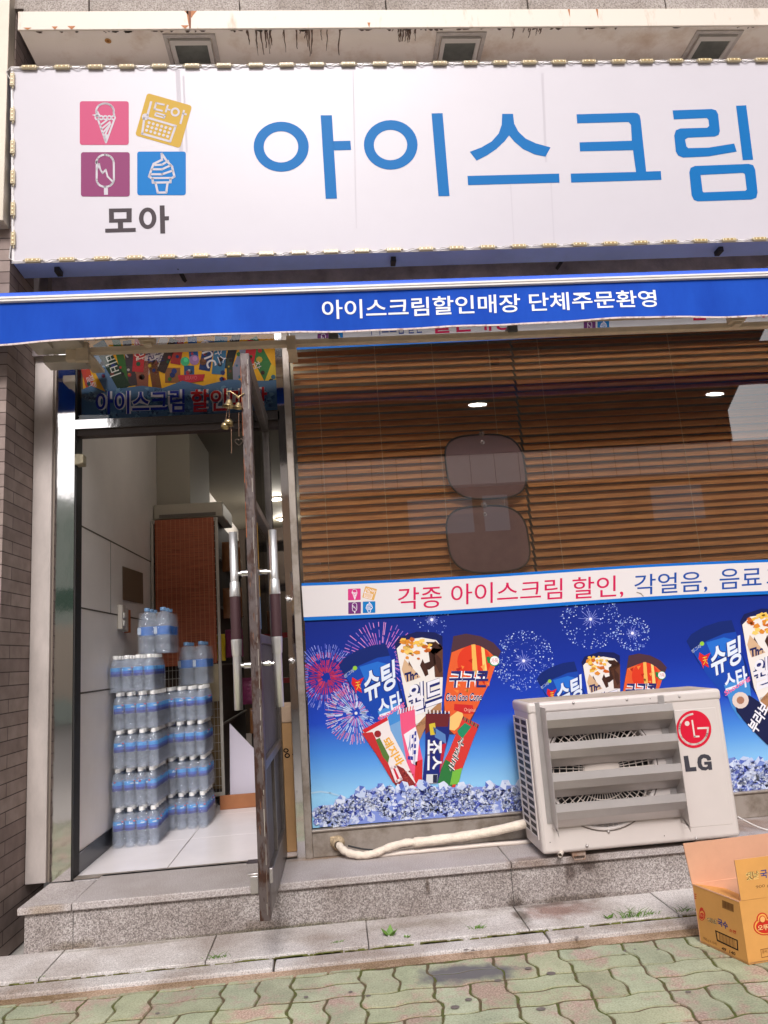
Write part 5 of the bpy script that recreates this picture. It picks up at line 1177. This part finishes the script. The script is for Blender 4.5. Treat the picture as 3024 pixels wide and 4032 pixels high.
# left flap folded into the box
e1 = at_z(2845, 3437, BH+Z0-.0); 
fl1 = A1+nL*.13+Vector((0, -.01, -.03)); fl2 = B1+nL*.13+Vector((0, .01, -.045)); face2([B1+Vector((0, 0, .001)), fl2, fl1, A1+Vector((0, 0, .001))], 'side_flap')
# prints
pc = Print(lambda px, py: onpl(px, py, A_, nL), -nL, .0006)
c8 = lambda pts: [(2424+x*.3617, 3300+y*.3617) for x, y in pts]
BR = S(140, 90, 50)
pc.poly(c8([(1160, 672), (1285, 722), (1288, 808), (1162, 758)]), S(150, 104, 56), 1)
for k in range(9): pc.stroke(c8([(1172+k*12.5, 682+k*5), (1174+k*12.5, 748+k*5)]), .9+.6*(k % 3), S(96, 60, 30), 2)
kid(pc.build('barcode'), cbx); pc.mb = MB()
pc.poly(c8(ell((942, 838), 36, 60, 18)), S(214, 60, 44), 1); pc.poly(c8(ell((936, 790), 22, 36, 16)), S(214, 60, 44), 1); pc.poly(c8(ell((941, 840), 27, 50, 18)), S(236, 160, 84), 2); pc.poly(c8(ell((942, 846), 24, 34, 18)), S(214, 60, 44), 3)
pc.text('오뚜기', c8([(920, 822), (966, 838), (966, 868), (920, 850)]), S(240, 190, 130), 4)
kid(pc.build('printed_logo'), cbx); pc.mb = MB()
pc.text('옛날', c8([(992, 862), (1100, 880), (1104, 945), (1000, 905)]), S(80, 66, 70), 1, .06); pc.text('옛날', c8([(992, 862), (1100, 880), (1104, 945), (1000, 905)]), S(236, 196, 130), 2)
pc.text('국수', c8([(1108, 868), (1220, 918), (1226, 1000), (1112, 945)]), S(56, 66, 130), 1, .03); pc.text('소면', c8([(1236, 978), (1312, 1008), (1312, 1045), (1236, 1015)]), S(206, 54, 40), 1, .02)
kid(pc.build('printed_name'), cbx); pc.mb = MB()
pc.text('900 g X 15개', c8([(955, 1068), (1098, 1135), (1100, 1175), (958, 1108)]), BR, 1)
pc.poly([c8([(1084, 1000), (1330, 1110), (1338, 1228), (1104, 1118)]), c8([(1098, 1018), (1318, 1116), (1324, 1208), (1114, 1106)])], S(34, 26, 24), 1)
for k in range(15): pc.stroke(c8([(1130+k*12, 1034+k*5.4), (1138+k*12, 1122+k*5.4)]), 1+.9*(k % 3 == 0), S(110, 74, 40), 1)
pc.text('49  140', c8([(1155, 1180), (1305, 1245), (1305, 1280), (1155, 1215)]), S(60, 44, 34), 1, .02)
for k in range(3): pc.stroke(c8([(858, 608+k*22), (878, 612+k*22)]), 3, S(200, 50, 40), 1)
kid(pc.build('printing'), cbx)
pc = Print(lambda px, py: onpl(px, py, B_, nF), -nF, .0006)
R_ = S(206, 50, 36)
pc.poly(c8(ell((1620, 960), 122, 98, 30)), R_, 1); pc.poly(c8(ell((1595, 880), 62, 70, 24)), R_, 1)
pc.poly(c8(ell((1620, 960), 110, 86, 30)), S(236, 170, 84), 2); pc.poly(c8(ell((1595, 880), 50, 58, 24)), S(236, 170, 84), 2)
pc.poly(c8(ell((1622, 962), 96, 72, 30)), R_, 3); pc.poly(c8(ell((1595, 885), 36, 44, 24)), R_, 3); pc.poly(c8(ell((1595, 882), 27, 33, 20)), S(240, 180, 110), 4)
pc.text('오뚜기', c8([(1540, 945), (1710, 925), (1712, 990), (1542, 1008)]), S(244, 200, 140), 5, .02)
kid(pc.build('printed_logo'), cbx); pc.mb = MB()
pc.poly([c8([(1575, 1210), (1760, 1178), (1765, 1270), (1588, 1305)]), c8([(1582, 1216), (1760, 1186), (1764, 1262), (1592, 1296)])], BR, 1); pc.text('품목소면', c8([(1592, 1222), (1700, 1204), (1702, 1238), (1596, 1256)]), BR, 1)
kid(pc.build('printing'), cbx)
nf2 = ((C1-B1).cross(ft-B1)).normalized()
pc = Print(lambda px, py: onpl(px, py, B1+nf2*.0, nf2), nf2, .0006)
pc.text('옛날', c8([(1412, 372), (1558, 352), (1562, 440), (1420, 466)]), S(120, 96, 60), 2, .07); pc.text('옛날', c8([(1412, 372), (1558, 352), (1562, 440), (1420, 466)]), S(240, 205, 130), 3)
kid(pc.build('printed_name'), cbx); pc.mb = MB()
pc.text('국수', c8([(1568, 350), (1730, 325), (1735, 420), (1575, 440)]), S(60, 66, 130), 2, .02); pc.text('900 g X 15개', c8([(1522, 512), (1880, 450), (1885, 495), (1526, 558)]), S(120, 80, 50), 2)
kid(pc.build('printing'), cbx)

# ---------------------------------------------------------------- water packs
b = MB(); R = .0278; HB = .188
b.lathe([(.0001, .004), (R*.8, 0), (R, .008), (R, .03), (R*.93, .034), (R, .038), (R, .052), (R*.93, .056), (R, .060), (R, .074), (R*.93, .078), (R, .082), (R, .135), (R*.92, .150), (R*.6, .168), (.013, .176), (.0128, .182)], 14)
bot0 = b.build('bottle', M_pet)
b = MB(); b.lathe([(R*1.015, .094), (R*1.015, .112)], 14, col=None, mi=0); b.lathe([(R*1.015, .112), (R*1.012, .131)], 14, mi=1); b.lathe([(R*1.02, .084), (R*1.02, .098)], 14, mi=2)
b.box(-R*.4, R*.3, -R*1.05, -R*.98, .117, .122, 3); b.box(R*.35, R*.75, -R*.95, -R*.7, .126, .131, 4)
M_lb = [mat('label_blue', S(10, 80, 190), .4), mat('label_cyan', S(40, 150, 224), .4), mat('label_navy', S(10, 24, 130), .4), mat('label_white', S(220, 230, 240), .4), mat('label_red', S(206, 60, 70), .4)]
lab0 = b.build('label', M_lb, bot0)
b = MB(); b.lathe([(.0152, .176), (.0152, .193), (.013, .196), (.0001, .196)], 14); cap0 = b.build('cap', M_cap, bot0)
used = [0]
def film(w, d, h, r=.012, top=True, seed=1):
    rnd = random.Random(seed); b = MB(); V = []; F = []; nz = 8; n = 40
    for j in range(nz+1):
        t = j/nz
        for k in range(n):
            a = 2*pi*k/n; c, s_ = cos(a), sin(a); e = .16
            x = w/2*abs(c)**e*(1 if c > 0 else -1); y = d/2*abs(s_)**e*(1 if s_ > 0 else -1)
            sh = 1.0 if t < .66 else 1-(t-.66)*.22
            V.append((x*sh+rnd.uniform(-.0016, .0016), y*sh+rnd.uniform(-.0016, .0016), h*t*.93))
    for j in range(nz):
        for k in range(n): F.append((j*n+k, j*n+(k+1) % n, (j+1)*n+(k+1) % n, (j+1)*n+k))
    b.raw(V, F, 0, None, True); return b
def pack(x, y, z, lab, nx=4, ny=5, seed=1, first=False, dx=0):
    o = thing('water_pack', lab, 'water pack', (x, y, z), 'shrink-wrapped packs of small water bottles', rz=dx)
    for i in range(nx):
        for j in range(ny):
            if j > 0 and i < nx-1 and j < ny-1 and i > 0 and False: continue
            if used[0] == 0: q = bot0; kids = []; used[0] = 1; q.parent = o; qq = q
            else:
                q = bot0.copy(); COL.objects.link(q); q.parent = o
                for s_ in (lab0, cap0): c = s_.copy(); COL.objects.link(c); c.parent = q; c.rotation_euler.z = 0
            q.location = ((i-(nx-1)/2)*.0605, (j)*.0605+.031, 0); q.rotation_euler.z = random.Random(i*7+j*3+seed).choice([0, .4, -.5, .8, 2.6, 3.3, -.9])
    f = film(nx*.0605+.004, ny*.0605+.004, .182, seed=seed).build('shrink_wrap', M_film, o); f.location = (0, ny*.0605/2, 0)
pos = ['bottom', 'second from bottom', 'third from bottom', 'fourth from bottom', 'fifth from bottom']
for k in range(5): pack(-1.106+(.006, -.002, .012, .006, -.008)[k], .515+(0, .01, -.004, .004, .0)[k], .0005+k*.1985, 'pack of small water bottles, %s in the tall front stack' % pos[k], seed=k+1, dx=(.02, -.01, .03, -.02, .0)[k])
for k in range(4): pack(-.90+(.0, .006, -.004, .004)[k], .838+(.0, .006, -.002, .004)[k], .0005+k*.1985, 'pack of small water bottles, %s in the shorter stack' % ('bottom', 'second from bottom', 'third from bottom', 'fourth from bottom')[k], seed=k+11, dx=(-.01, .02, -.02, .01)[k])
def bigpack(x, y, z, lab, seed):
    o = thing('large_water_pack', lab, 'water pack', (x, y, z), 'shrink-wrapped packs of large water bottles')
    for i in range(2):
        for j in range(3):
            b = MB(); r_ = .044; h_ = .262
            b.lathe([(.0001, .004), (r_*.85, 0), (r_, .01), (r_, .05), (r_*.9, .056), (r_, .062), (r_, .10), (r_, .155), (r_*.93, .185), (r_*.65, .225), (.015, .24), (.0145, .246)], 16)
            q = b.build('bottle', M_pet, o); q.location = ((i-.5)*.09, j*.09+.045, 0)
            b = MB(); b.lathe([(r_*1.01, .104), (r_*1.01, .152)], 16, mi=0); b.box(-r_*1.0, -r_*.6, -r_*.9, -r_*.6, .11, .148, 1); b.build('label', [mat('label_bright_blue', S(30, 110, 200), .4), mat('label_pale', S(190, 205, 225), .4)], q)
            b = MB(); b.lathe([(.0165, .242), (.0165, .258), (.014, .261), (.0001, .261)], 12); b.build('cap', mat('pale_blue_cap', S(120, 160, 205), .4), q)
    f = film(.184, .274, .25, seed=seed).build('shrink_wrap', M_film, o); f.location = (0, .135, 0)
bigpack(-1.025, .65, .993, 'pack of large water bottles on top of the tall front stack', 31)
bigpack(-.875, 1.0, .795, 'pack of large water bottles on top of the shorter stack', 32)
# pack seen reflected/standing behind the jamb is left to the mirror

# ---------------------------------------------------------------- interior things
rk = thing('wire_rack', 'white wire grid display rack inside the shop behind the water bottles', 'rack', (-1.0, 1.51, 0))
b = MB()
for x in (-1.228, -.785): b.rbox(x-.010, x+.010, 1.50, 1.52, .06, 1.925, .003)
for z_ in (1.915, .07): b.rbox(-1.228, -.785, 1.50, 1.52, z_-.012, z_+.012, .003)
kid(b.build('frame', mat('white_rack_paint', S(208, 202, 192), .5)), rk)
b = MB()
for k in range(1, 18): x = -1.228+k*.0246; b.tube([(x, 1.51, .07), (x, 1.51, 1.91)], .0014, 4)
for k in range(1, 34): z_ = .07+k*.0545; b.tube([(-1.228, 1.508, z_), (-.785, 1.508, z_)], .0014, 4)
kid(b.build('grid', MATS['white_rack_paint']), rk)
b = MB()
for x in (-1.2, -.81): b.tube([(x, 1.51, .06), (x, 1.51, .02)], .008, 8); b.lathe([(.0001, -.02), (.018, -.01), (.02, 0), (.018, .01), (.0001, .02)], 10, Matrix.Translation((x, 1.51, .02)) @ Matrix.Rotation(pi/2, 4, 'Y'))
kid(b.build('caster', M_black), rk)
b = MB(); nx = 60
V = []; F = []
for j in range(41):
    for i in range(2): V.append((-1.205+i*.405, 1.488+.002*sin(j*1.9), 1.925-j*.0252))
b.raw(V, [(j*2, j*2+2, j*2+3, j*2+1) for j in range(40)], 0)
kk = b.build('rattan_screen', mat('brown_rattan', S(222, 128, 92), .8, vcol2=S(150, 76, 52), vscale=12, stretch=(.5, 1, 30), bump=.6, bscale=30, vlo=.35, vhi=.65)); tag(kk, 'reddish brown woven rattan screen hanging on the white wire rack', 'screen')
b = MB()
for k in range(13): x = -1.19+k*.0315; b.tube([(x, 1.484, 1.92), (x, 1.484, .92)], .0016, 4)
b.build('stitching', mat('tan_thread', S(220, 160, 124), .8), kk)
b = MB(); b.rbox(-.955, -.795, 1.492, 1.497, .665, .912, .001); tag(b.build('paper_sheet', mat('beige_paper', S(196, 182, 150), .8, var=.1, vscale=10)), 'beige paper sheets pinned low on the wire rack', 'paper')
b = MB(); b.box(-1.0, -.80, 1.53, 1.54, .1, .66); tag(b.build('brown_board', mat('brown_board', S(132, 110, 76), .8)), 'brown board behind the lower wire rack', 'board')
cab_ = thing('white_cabinet', 'white box cabinet above the wire rack', 'cabinet', (-1, 1.9, 1.94))
b = MB(); b.rbox(-1.24, -.75, 1.6, 2.1, 1.95, 2.06, .01); kid(b.build('body', mat('off_white_plastic', S(196, 188, 172), .5)), cab_)
b = MB(); b.box(-1.2, -.8, 1.598, 1.601, 1.96, 1.985); kid(b.build('air_slot', mat('slot_grey', S(120, 112, 104), .6)), cab_)
b = MB(); b.box(-1.243, -1.239, .82, 1.27, 1.33, 1.60)
q1, q2, q3, q4 = at_x(482, 2230, -1.2425), at_x(560, 2257, -1.2425), at_x(562, 2378, -1.2425), at_x(483, 2362, -1.2425)
b = MB(); P = [q1, q2, q3, q4]; K = [p+Vector((.004, 0, 0)) for p in P]; b.face(K); b.face(P[::-1]); [b.face([P[i], K[i], K[(i+1) % 4], P[(i+1) % 4]]) for i in range(4)]
tag(b.build('wall_notice', mat('brown_notice', S(128, 106, 84), .7)), 'square brown board fixed to the white inner wall', 'board')
sw = thing('switch_box', 'white switch box on the inner wall with an orange side', 'switch', (-1.24, .8, 1.15))
b = MB(); b.rbox(-1.2425, -1.215, .715, .79, 1.145, 1.285, .003); b.rbox(-1.2425, -1.215, .80, .845, 1.135, 1.27, .003); kid(b.build('cover', mat('switch_white', S(214, 206, 196), .4)), sw)
b = MB(); b.box(-1.2425, -1.217, .848, .90, 1.13, 1.265); kid(b.build('orange_tag', mat('switch_orange', S(206, 110, 50), .5)), sw)
b = MB()
for z_ in (1.18, 1.225): b.rbox(-1.218, -1.209, .735, .765, z_-.016, z_+.016, .002)
kid(b.build('rocker', mat('rocker_white', S(232, 228, 222), .3)), sw)
sn = thing('snack_shelf', 'dark brown side shelf full of bagged snacks behind the wire rack', 'shelf', (-1, 2.3, 0))
b = MB(); b.box(-1.238, -.80, 1.62, 2.95, .02, 1.93); kid(b.build('carcass', mat('dark_brown_shelf', S(66, 48, 38), .6, var=.3, vscale=12, bump=.3, bscale=30)), sn)
b = MB()
for z_ in (.5, .9, 1.3, 1.65): b.box(-.80, -.785, 1.62, 2.95, z_, z_+.012)
kid(b.build('shelf_edge', mat('grey_shelf_edge', S(130, 120, 112), .5)), sn)
# white board cut slanting, plank, cardboard
P = [at(904, 2848, 1.42), at(1040, 2990, 1.42), at(1040, 3130, 1.42), at(906, 3134, 1.42)]; b = MB(); K = [p+Vector((0, .012, 0)) for p in P]; b.face(P[::-1]); b.face(K); [b.face([P[i], P[(i+1) % 4], K[(i+1) % 4], K[i]]) for i in range(4)]
tag(b.build('white_board', mat('lilac_white_board', S(214, 206, 220), .5)), 'pale board with a slanting top edge leaning inside the doorway', 'board')
b = MB(); b.rbox(-.785, -.45, 1.34, 1.36, .0, .085, .003); tag(b.build('wooden_plank', mat('brown_plank', S(166, 106, 66), .6, var=.1)), 'brown plank standing on edge on the tiled floor', 'plank')
tb = thing('tall_carton', 'tall tan carton standing just inside behind the open door', 'carton', (-.25, .3, 0))
b = MB(); b.rbox(-.33, -.235, .12, .45, .001, .60, .004); kid(b.build('body', M_tan), tb)
b = MB(); b.rbox(-.335, -.232, .115, .46, .60, .68, .006); kid(b.build('flap', mat('dusty_cardboard', S(206, 176, 150), .8)), tb)
pr = Print(lambda px, py: at(px, py, .1195), (0, -1, 0), .0006); pr.ring((1126, 2955), 11, 5, S(40, 30, 26), 1, ry=9); kid(pr.build('printing'), tb); pr.mb = MB(); pr.ring((1131, 2975), 11, 5, S(40, 30, 26), 1, ry=10); pr.stroke([(1152, 2970), (1160, 2970)], 4, S(40, 30, 26), 1); kid(pr.build('printing'), tb)
# shelf with goods, far inside
sh = thing('goods_shelf', 'dim shelf unit with red edges deep inside the shop', 'shelf', (0, 2.6, 0))
b = MB()
for z_ in (.35, .75, 1.1, 1.5, 1.85): b.box(-.66, .6, 2.3, 2.75, z_-.012, z_+.012)
b.box(-.68, -.66, 2.3, 2.75, 0, 1.9); kid(b.build('boards', mat('dark_shelf', S(70, 60, 56), .6)), sh)
b = MB()
for z_ in (.35, .75, 1.1): b.box(-.66, .6, 2.288, 2.2995, z_-.02, z_+.02)
kid(b.build('price_rail', mat('red_rail', S(150, 30, 34), .5)), sh)
rg = random.Random(21); bagc = [('red', S(180, 40, 40)), ('brown', S(130, 84, 50)), ('yellow', S(220, 190, 40)), ('purple', S(130, 50, 90)), ('white', S(200, 196, 200)), ('orange', S(210, 120, 50))]
def bag(x, y, z, w_, h_, cn, c, lab, rot=0):
    b = MB(); n = 8; V = []; F = []
    for side in (-1, 1):
        for j in range(n+1):
            for i in range(n+1):
                u, v = i/n, j/n; bulge = (sin(pi*u)*sin(pi*v))**.5*.028
                V.append((w_*(u-.5)+rg.uniform(-.002, .002), side*bulge, h_*v))
    for s_ in range(2):
        o_ = s_*(n+1)**2
        for j in range(n):
            for i in range(n): a = o_+j*(n+1)+i; q = (a, a+1, a+n+2, a+n+1); F.append(q if s_ == 0 else q[::-1])
    b.raw(V, F, 0, None, True)
    b.box(-w_/2, w_/2, -.001, .001, h_, h_+.012)
    o = tag(b.build('snack_bag', mat('bag_'+cn, c, .3, coat=.3, bump=.5, bscale=50)), lab, 'snack bag', 'snack bags on display inside'); o.location = (x, y, z); o.rotation_euler.z = rot
    return o
spots = [(-.70, 1.60, 1.55, .13, .2, 3 - 2, 'brown crinkled snack bag hanging at the top beside the rattan screen'), (-.70, 1.60, 1.22, .13, .2, 1, 'brown snack bag hanging beside the middle of the rattan screen'), (-.70, 1.62, .95, .12, .18, 3, 'purple snack bag hanging low beside the rattan screen'),
         (-.80, 1.56, .93, .09, .17, 2, 'yellow snack bag caught behind the wire rack'), (-.62, 1.7, .62, .15, .17, 3, 'purple bag lying above the slanted white board'), (-.55, 1.72, .42, .14, .16, 1, 'brown foil bag behind the slanted white board'),
         (-.52, 2.32, 1.12, .12, .18, 0, 'red snack bag on the shelf seen between handle and door'), (-.15, 2.32, .77, .12, .14, 0, 'red snack bag on the shelf right of the open door'), (-.1, 2.32, 1.12, .11, .17, 1, 'brown snack bag on the upper shelf right of the open door'), (-.14, 2.32, 1.52, .13, .2, 4, 'white packet on the top shelf right of the open door')]
for x, y, z_, w_, h_, ci, lab in spots: bag(x, y, z_, w_, h_, bagc[ci][0], bagc[ci][1], lab, rg.uniform(-.2, .2))
for i, (px, py, lab) in enumerate(((1087, 1966, 'smaller far round ceiling downlight seen right of the open door'), (1112, 2046, 'larger lit round ceiling downlight seen between door and window post'))):
    p = at_z(px, py, 2.70); o = thing('downlight', lab, 'downlight', tuple(p), 'lit round ceiling downlights inside')
    b = MB(); b.lathe([(.075, .018), (.078, 0), (.064, -.004), (.062, .004)], 24); b.build('trim_ring', M_cap, o)
    b = MB(); b.lathe([(.0001, -.002), (.062, -.002)], 24); b.build('lens', M_lamp, o)
    ld = bpy.data.lights.new('downlight_glow', 'POINT'); ld.energy = 16; ld.color = (1, .93, .82); ld.shadow_soft_size = .06
    lo_ = bpy.data.objects.new('downlight_glow', ld); COL.objects.link(lo_); lo_.parent = o; lo_.location = (0, 0, -.06)

for i, (x, y) in ((0, (-.3, .75)),):  # unseen lamp added to brighten the inner wall and rattan screen
    o = thing('downlight', ('unseen ceiling downlight added behind the door transom to brighten the inner wall', 'round ceiling downlight behind the left blind', 'round ceiling downlight behind the blinds deep in the room', 'round ceiling downlight above the wire rack')[i], 'downlight', (x, y, 2.70), 'lit round ceiling downlights inside')
    b = MB(); b.lathe([(.075, .018), (.078, 0), (.064, -.004), (.062, .004)], 24); b.build('trim_ring', M_cap, o)
    b = MB(); b.lathe([(.0001, -.002), (.062, -.002)], 24); b.build('lens', M_lamp, o)
    ld = bpy.data.lights.new('downlight_glow', 'POINT'); ld.energy = 5; ld.color = (1, .93, .82); ld.shadow_soft_size = .06
    lo_ = bpy.data.objects.new('downlight_glow', ld); COL.objects.link(lo_); lo_.parent = o; lo_.location = (0, 0, -.06)

# ---------------------------------------------------------------- weeds
def weed(px, py, zz, lab, kind=0, sc=1.0, seed=0):
    p = at_z(px, py, zz); rnd = random.Random(seed); b = MB()
    if kind == 0:
        for k in range(int(34*sc)):
            a = rnd.uniform(0, 6.28); l_ = rnd.uniform(.015, .04)*sc; q = Vector((rnd.gauss(0, .022*sc), rnd.gauss(0, .004), 0)); d = Vector((cos(a)*.6, sin(a)*.6, 1)).normalized(); s_ = d.cross(Vector((sin(a), -cos(a), .2))).normalized()*.0016
            m_ = q+d*l_*.6; e_ = q+d*l_+Vector((cos(a), sin(a), -.3))*l_*.35
            b.face([q-s_, q+s_, m_+s_*.8, m_-s_*.8]); b.face([m_-s_*.8, m_+s_*.8, e_])
    else:
        for k in range(5):
            a = k*1.25+rnd.uniform(-.3, .3); l_ = .028*sc*rnd.uniform(.7, 1.2); d = Vector((cos(a), sin(a)*.7, .9)).normalized(); s_ = Vector((-sin(a), cos(a), 0))*.009*sc
            q = Vector((0, 0, 0)); b.face([q, q+d*l_*.5+s_, q+d*l_, q+d*l_*.5-s_])
    o = b.build('weed', M_leaf); o.location = p; tag(o, lab, 'weed', 'small weeds in the paving joints')
weed(2490, 3618, -.186, 'largest grass tuft in the joint below the outdoor unit', 0, 1.5, 1); weed(2398, 3622, -.186, 'broad-leaved weed left of the largest grass tuft', 1, 1, 2); weed(2570, 3605, -.186, 'low grass patch right of the largest tuft', 0, .8, 3)
weed(2700, 3596, -.186, 'grass patch in the joint beside the orange carton', 0, 1.0, 4); weed(1535, 3692, -.186, 'upright leafy weed in the kerb joint', 1, 1.5, 5); weed(1603, 3698, -.186, 'small broad weed right of the upright leafy weed', 1, .7, 6)
weed(1800, 3560, -.176, 'thin weed at the foot of the riser below the pipe', 0, .8, 7); weed(1352, 3608, -.176, 'thin weed at the foot of the riser right of the door', 0, .6, 8); weed(775, 3678, -.176, 'small weed at the foot of the riser left of the door', 0, .7, 9)
weed(860, 3780, -.186, 'long low grass strip in the kerb joint below the doorway', 0, 1.0, 10); weed(1880, 3664, -.186, 'small grass tuft in the kerb joint left of the dark drip stain', 0, .8, 11); weed(1325, 3722, -.186, 'tiny weed in the kerb joint right of the door edge', 0, .6, 12); weed(165, 3857, -.186, 'tiny weed at the far left of the kerb joint', 0, .5, 13); weed(1060, 3640, -.176, 'tiny weed directly below the open door', 0, .5, 14)
g = MB(); g.box(-7.2, 6.7, -.6335, -.6205, -.22, -.1975); tag(g.build('joint_dirt', M_joint), kind='structure')
g = MB(); rm = random.Random(2)
for k in range(260):
    x = rm.uniform(-1.4, 1.9); l_ = rm.uniform(.01, .05); g.box(x, x+l_, -.6315, -.6225, -.20, -.187+rm.uniform(-.004, .002))
tag(g.build('moss', mat('moss', S(110, 118, 44), .95, vcol2=S(96, 80, 50), vscale=20)), 'moss filling the joint between granite slabs and kerb', 'moss', kind='stuff')
g = MB(); rm = random.Random(14)
for px, py, r_ in ((1835, 3740, .014), (1862, 3742, .01), (2272, 3690, .010), (2460, 3745, .008), (2500, 3738, .007), (1960, 3860, .016), (1792, 3965, .018), (1845, 3935, .015), (2130, 3972, .019), (2170, 3832, .02), (2080, 3812, .016), (1205, 3925, .010), (2710, 3905, .012), (1450, 3920, .011), (1380, 3905, .009), (620, 3990, .010), (2590, 3740, .007)):
    p = at_z(px, py, -.197 if py > 3750 else -.184); g.lathe([(.0001, .0015), (r_*.64, .001), (r_*.8, 0)], 9, Matrix.Translation(p) @ Matrix.Scale(rm.uniform(.6, 1), 4, (0, 1, 0)))
tag(g.build('gum_spots', mat('old_gum', S(112, 102, 98), .8)), 'old dark chewing gum spots on the pavers', 'gum', kind='stuff')

# ---------------------------------------------------------------- across the street (seen in reflections)
ob = thing('opposite_building', 'pale tiled building across the street, reflected in the window', 'building', (0, -17, 0))
YO_ = -14.0; K_ = (14+3.68)/9.68
def sc(x, z): return x*K_, .9+(z-.9)*K_
xr_, zt = sc(5.75, 5.3); zb = sc(0, 3.50)[1]; xd, _ = sc(6.6, 5.3)
b = MB(); b.box(-5.2, xr_, -20, YO_, zb, zt)
z9 = sc(0, 3.95)[1]; b.raw([(xr_, YO_, z9), (xd, YO_, zt), (xr_, YO_, zt), (xr_, -20, z9), (xd, -20, zt), (xr_, -20, zt)], [(0, 1, 2), (0, 3, 4, 1)]); kid(b.build('upper_floor', mat('dark_brown_facade', S(46, 36, 31), .7)), ob)
zb2 = sc(0, 3.08)[1]
b = MB(); b.box(-5.2, sc(8, 0)[0], -20, YO_-.05, zb2, zb); kid(b.build('tile_band', mat('pale_tiles', S(250, 240, 232), .5, var=.04)), ob)
b = MB()
for k in range(28): x = -3.2+k*.62; b.box(x, x+.012, YO_-.055, YO_-.045, zb2, zb)
kid(b.build('tile_joint', mat('tile_joint', S(130, 120, 114), .8)), ob)
b = MB(); b.box(-5.2, sc(8, 0)[0], -20, YO_-.4, -.2, zb2); kid(b.build('lower_wall', mat('tan_lower_wall', S(196, 166, 140), .7, var=.25, vscale=1.2)), ob)
for xa, xb_ in ((1.1, 2.0), (2.15, 2.5), (4.55, 5.3)):
    b = MB(); b.box(sc(xa, 0)[0], sc(xb_, 0)[0], YO_-.42, YO_-.39, sc(0, 2.45)[1], sc(0, 2.95)[1]); kid(b.build('window', mat('pale_window', S(225, 228, 232), .2)), ob)
for lx_, lz_, lab in ((2.162, 4.199, 'left lit ceiling lamp under the far canopy, reflected in the window'), (5.596, 4.195, 'right lit ceiling lamp under the far canopy, reflected in the window')):
    x, z_ = sc(lx_*9.68/9.68, lz_); o = thing('canopy_lamp', lab, 'lamp', (x, YO_+.02, z_), 'lamps on the building across the street')
    b = MB(); b.lathe([(.0001, 0), (.24, 0), (.24, .05)], 20, Matrix.Scale(.18, 4, (0, 0, 1)) @ Matrix.Rotation(pi/2, 4, 'X')); b.build('lens', emis('canopy_lamp_glow', (1, .98, .9, 1), 14), o)

gb = thing('green_building', 'pale green building across the street seen only as a reflection in the polished jamb', 'building', (-9, -18, 0))
b = MB(); b.box(-16, -5.4, -20, YO_-1, -.2, 5.3); kid(b.build('wall', mat('pale_green_wall', S(206, 220, 208), .7, var=.06)), gb)
b = MB()
for k in range(20): b.box(-15.8+k*.52, -15.6+k*.52, YO_-1.05, YO_-.98, 3.2, 4.8)
kid(b.build('fluting', mat('green_fluting', S(180, 200, 186), .7)), gb)
b = MB(); b.box(-16, -5.4, YO_-1.03, YO_-.97, 2.5, 3.0); kid(b.build('shop_fascia', mat('dark_green_fascia', S(90, 130, 110), .6)), gb)
b = MB(); b.box(-16, -5.4, YO_-1.03, YO_-.97, .4, 2.1); kid(b.build('shutter', mat('cream_shutter', S(235, 220, 200), .6)), gb)
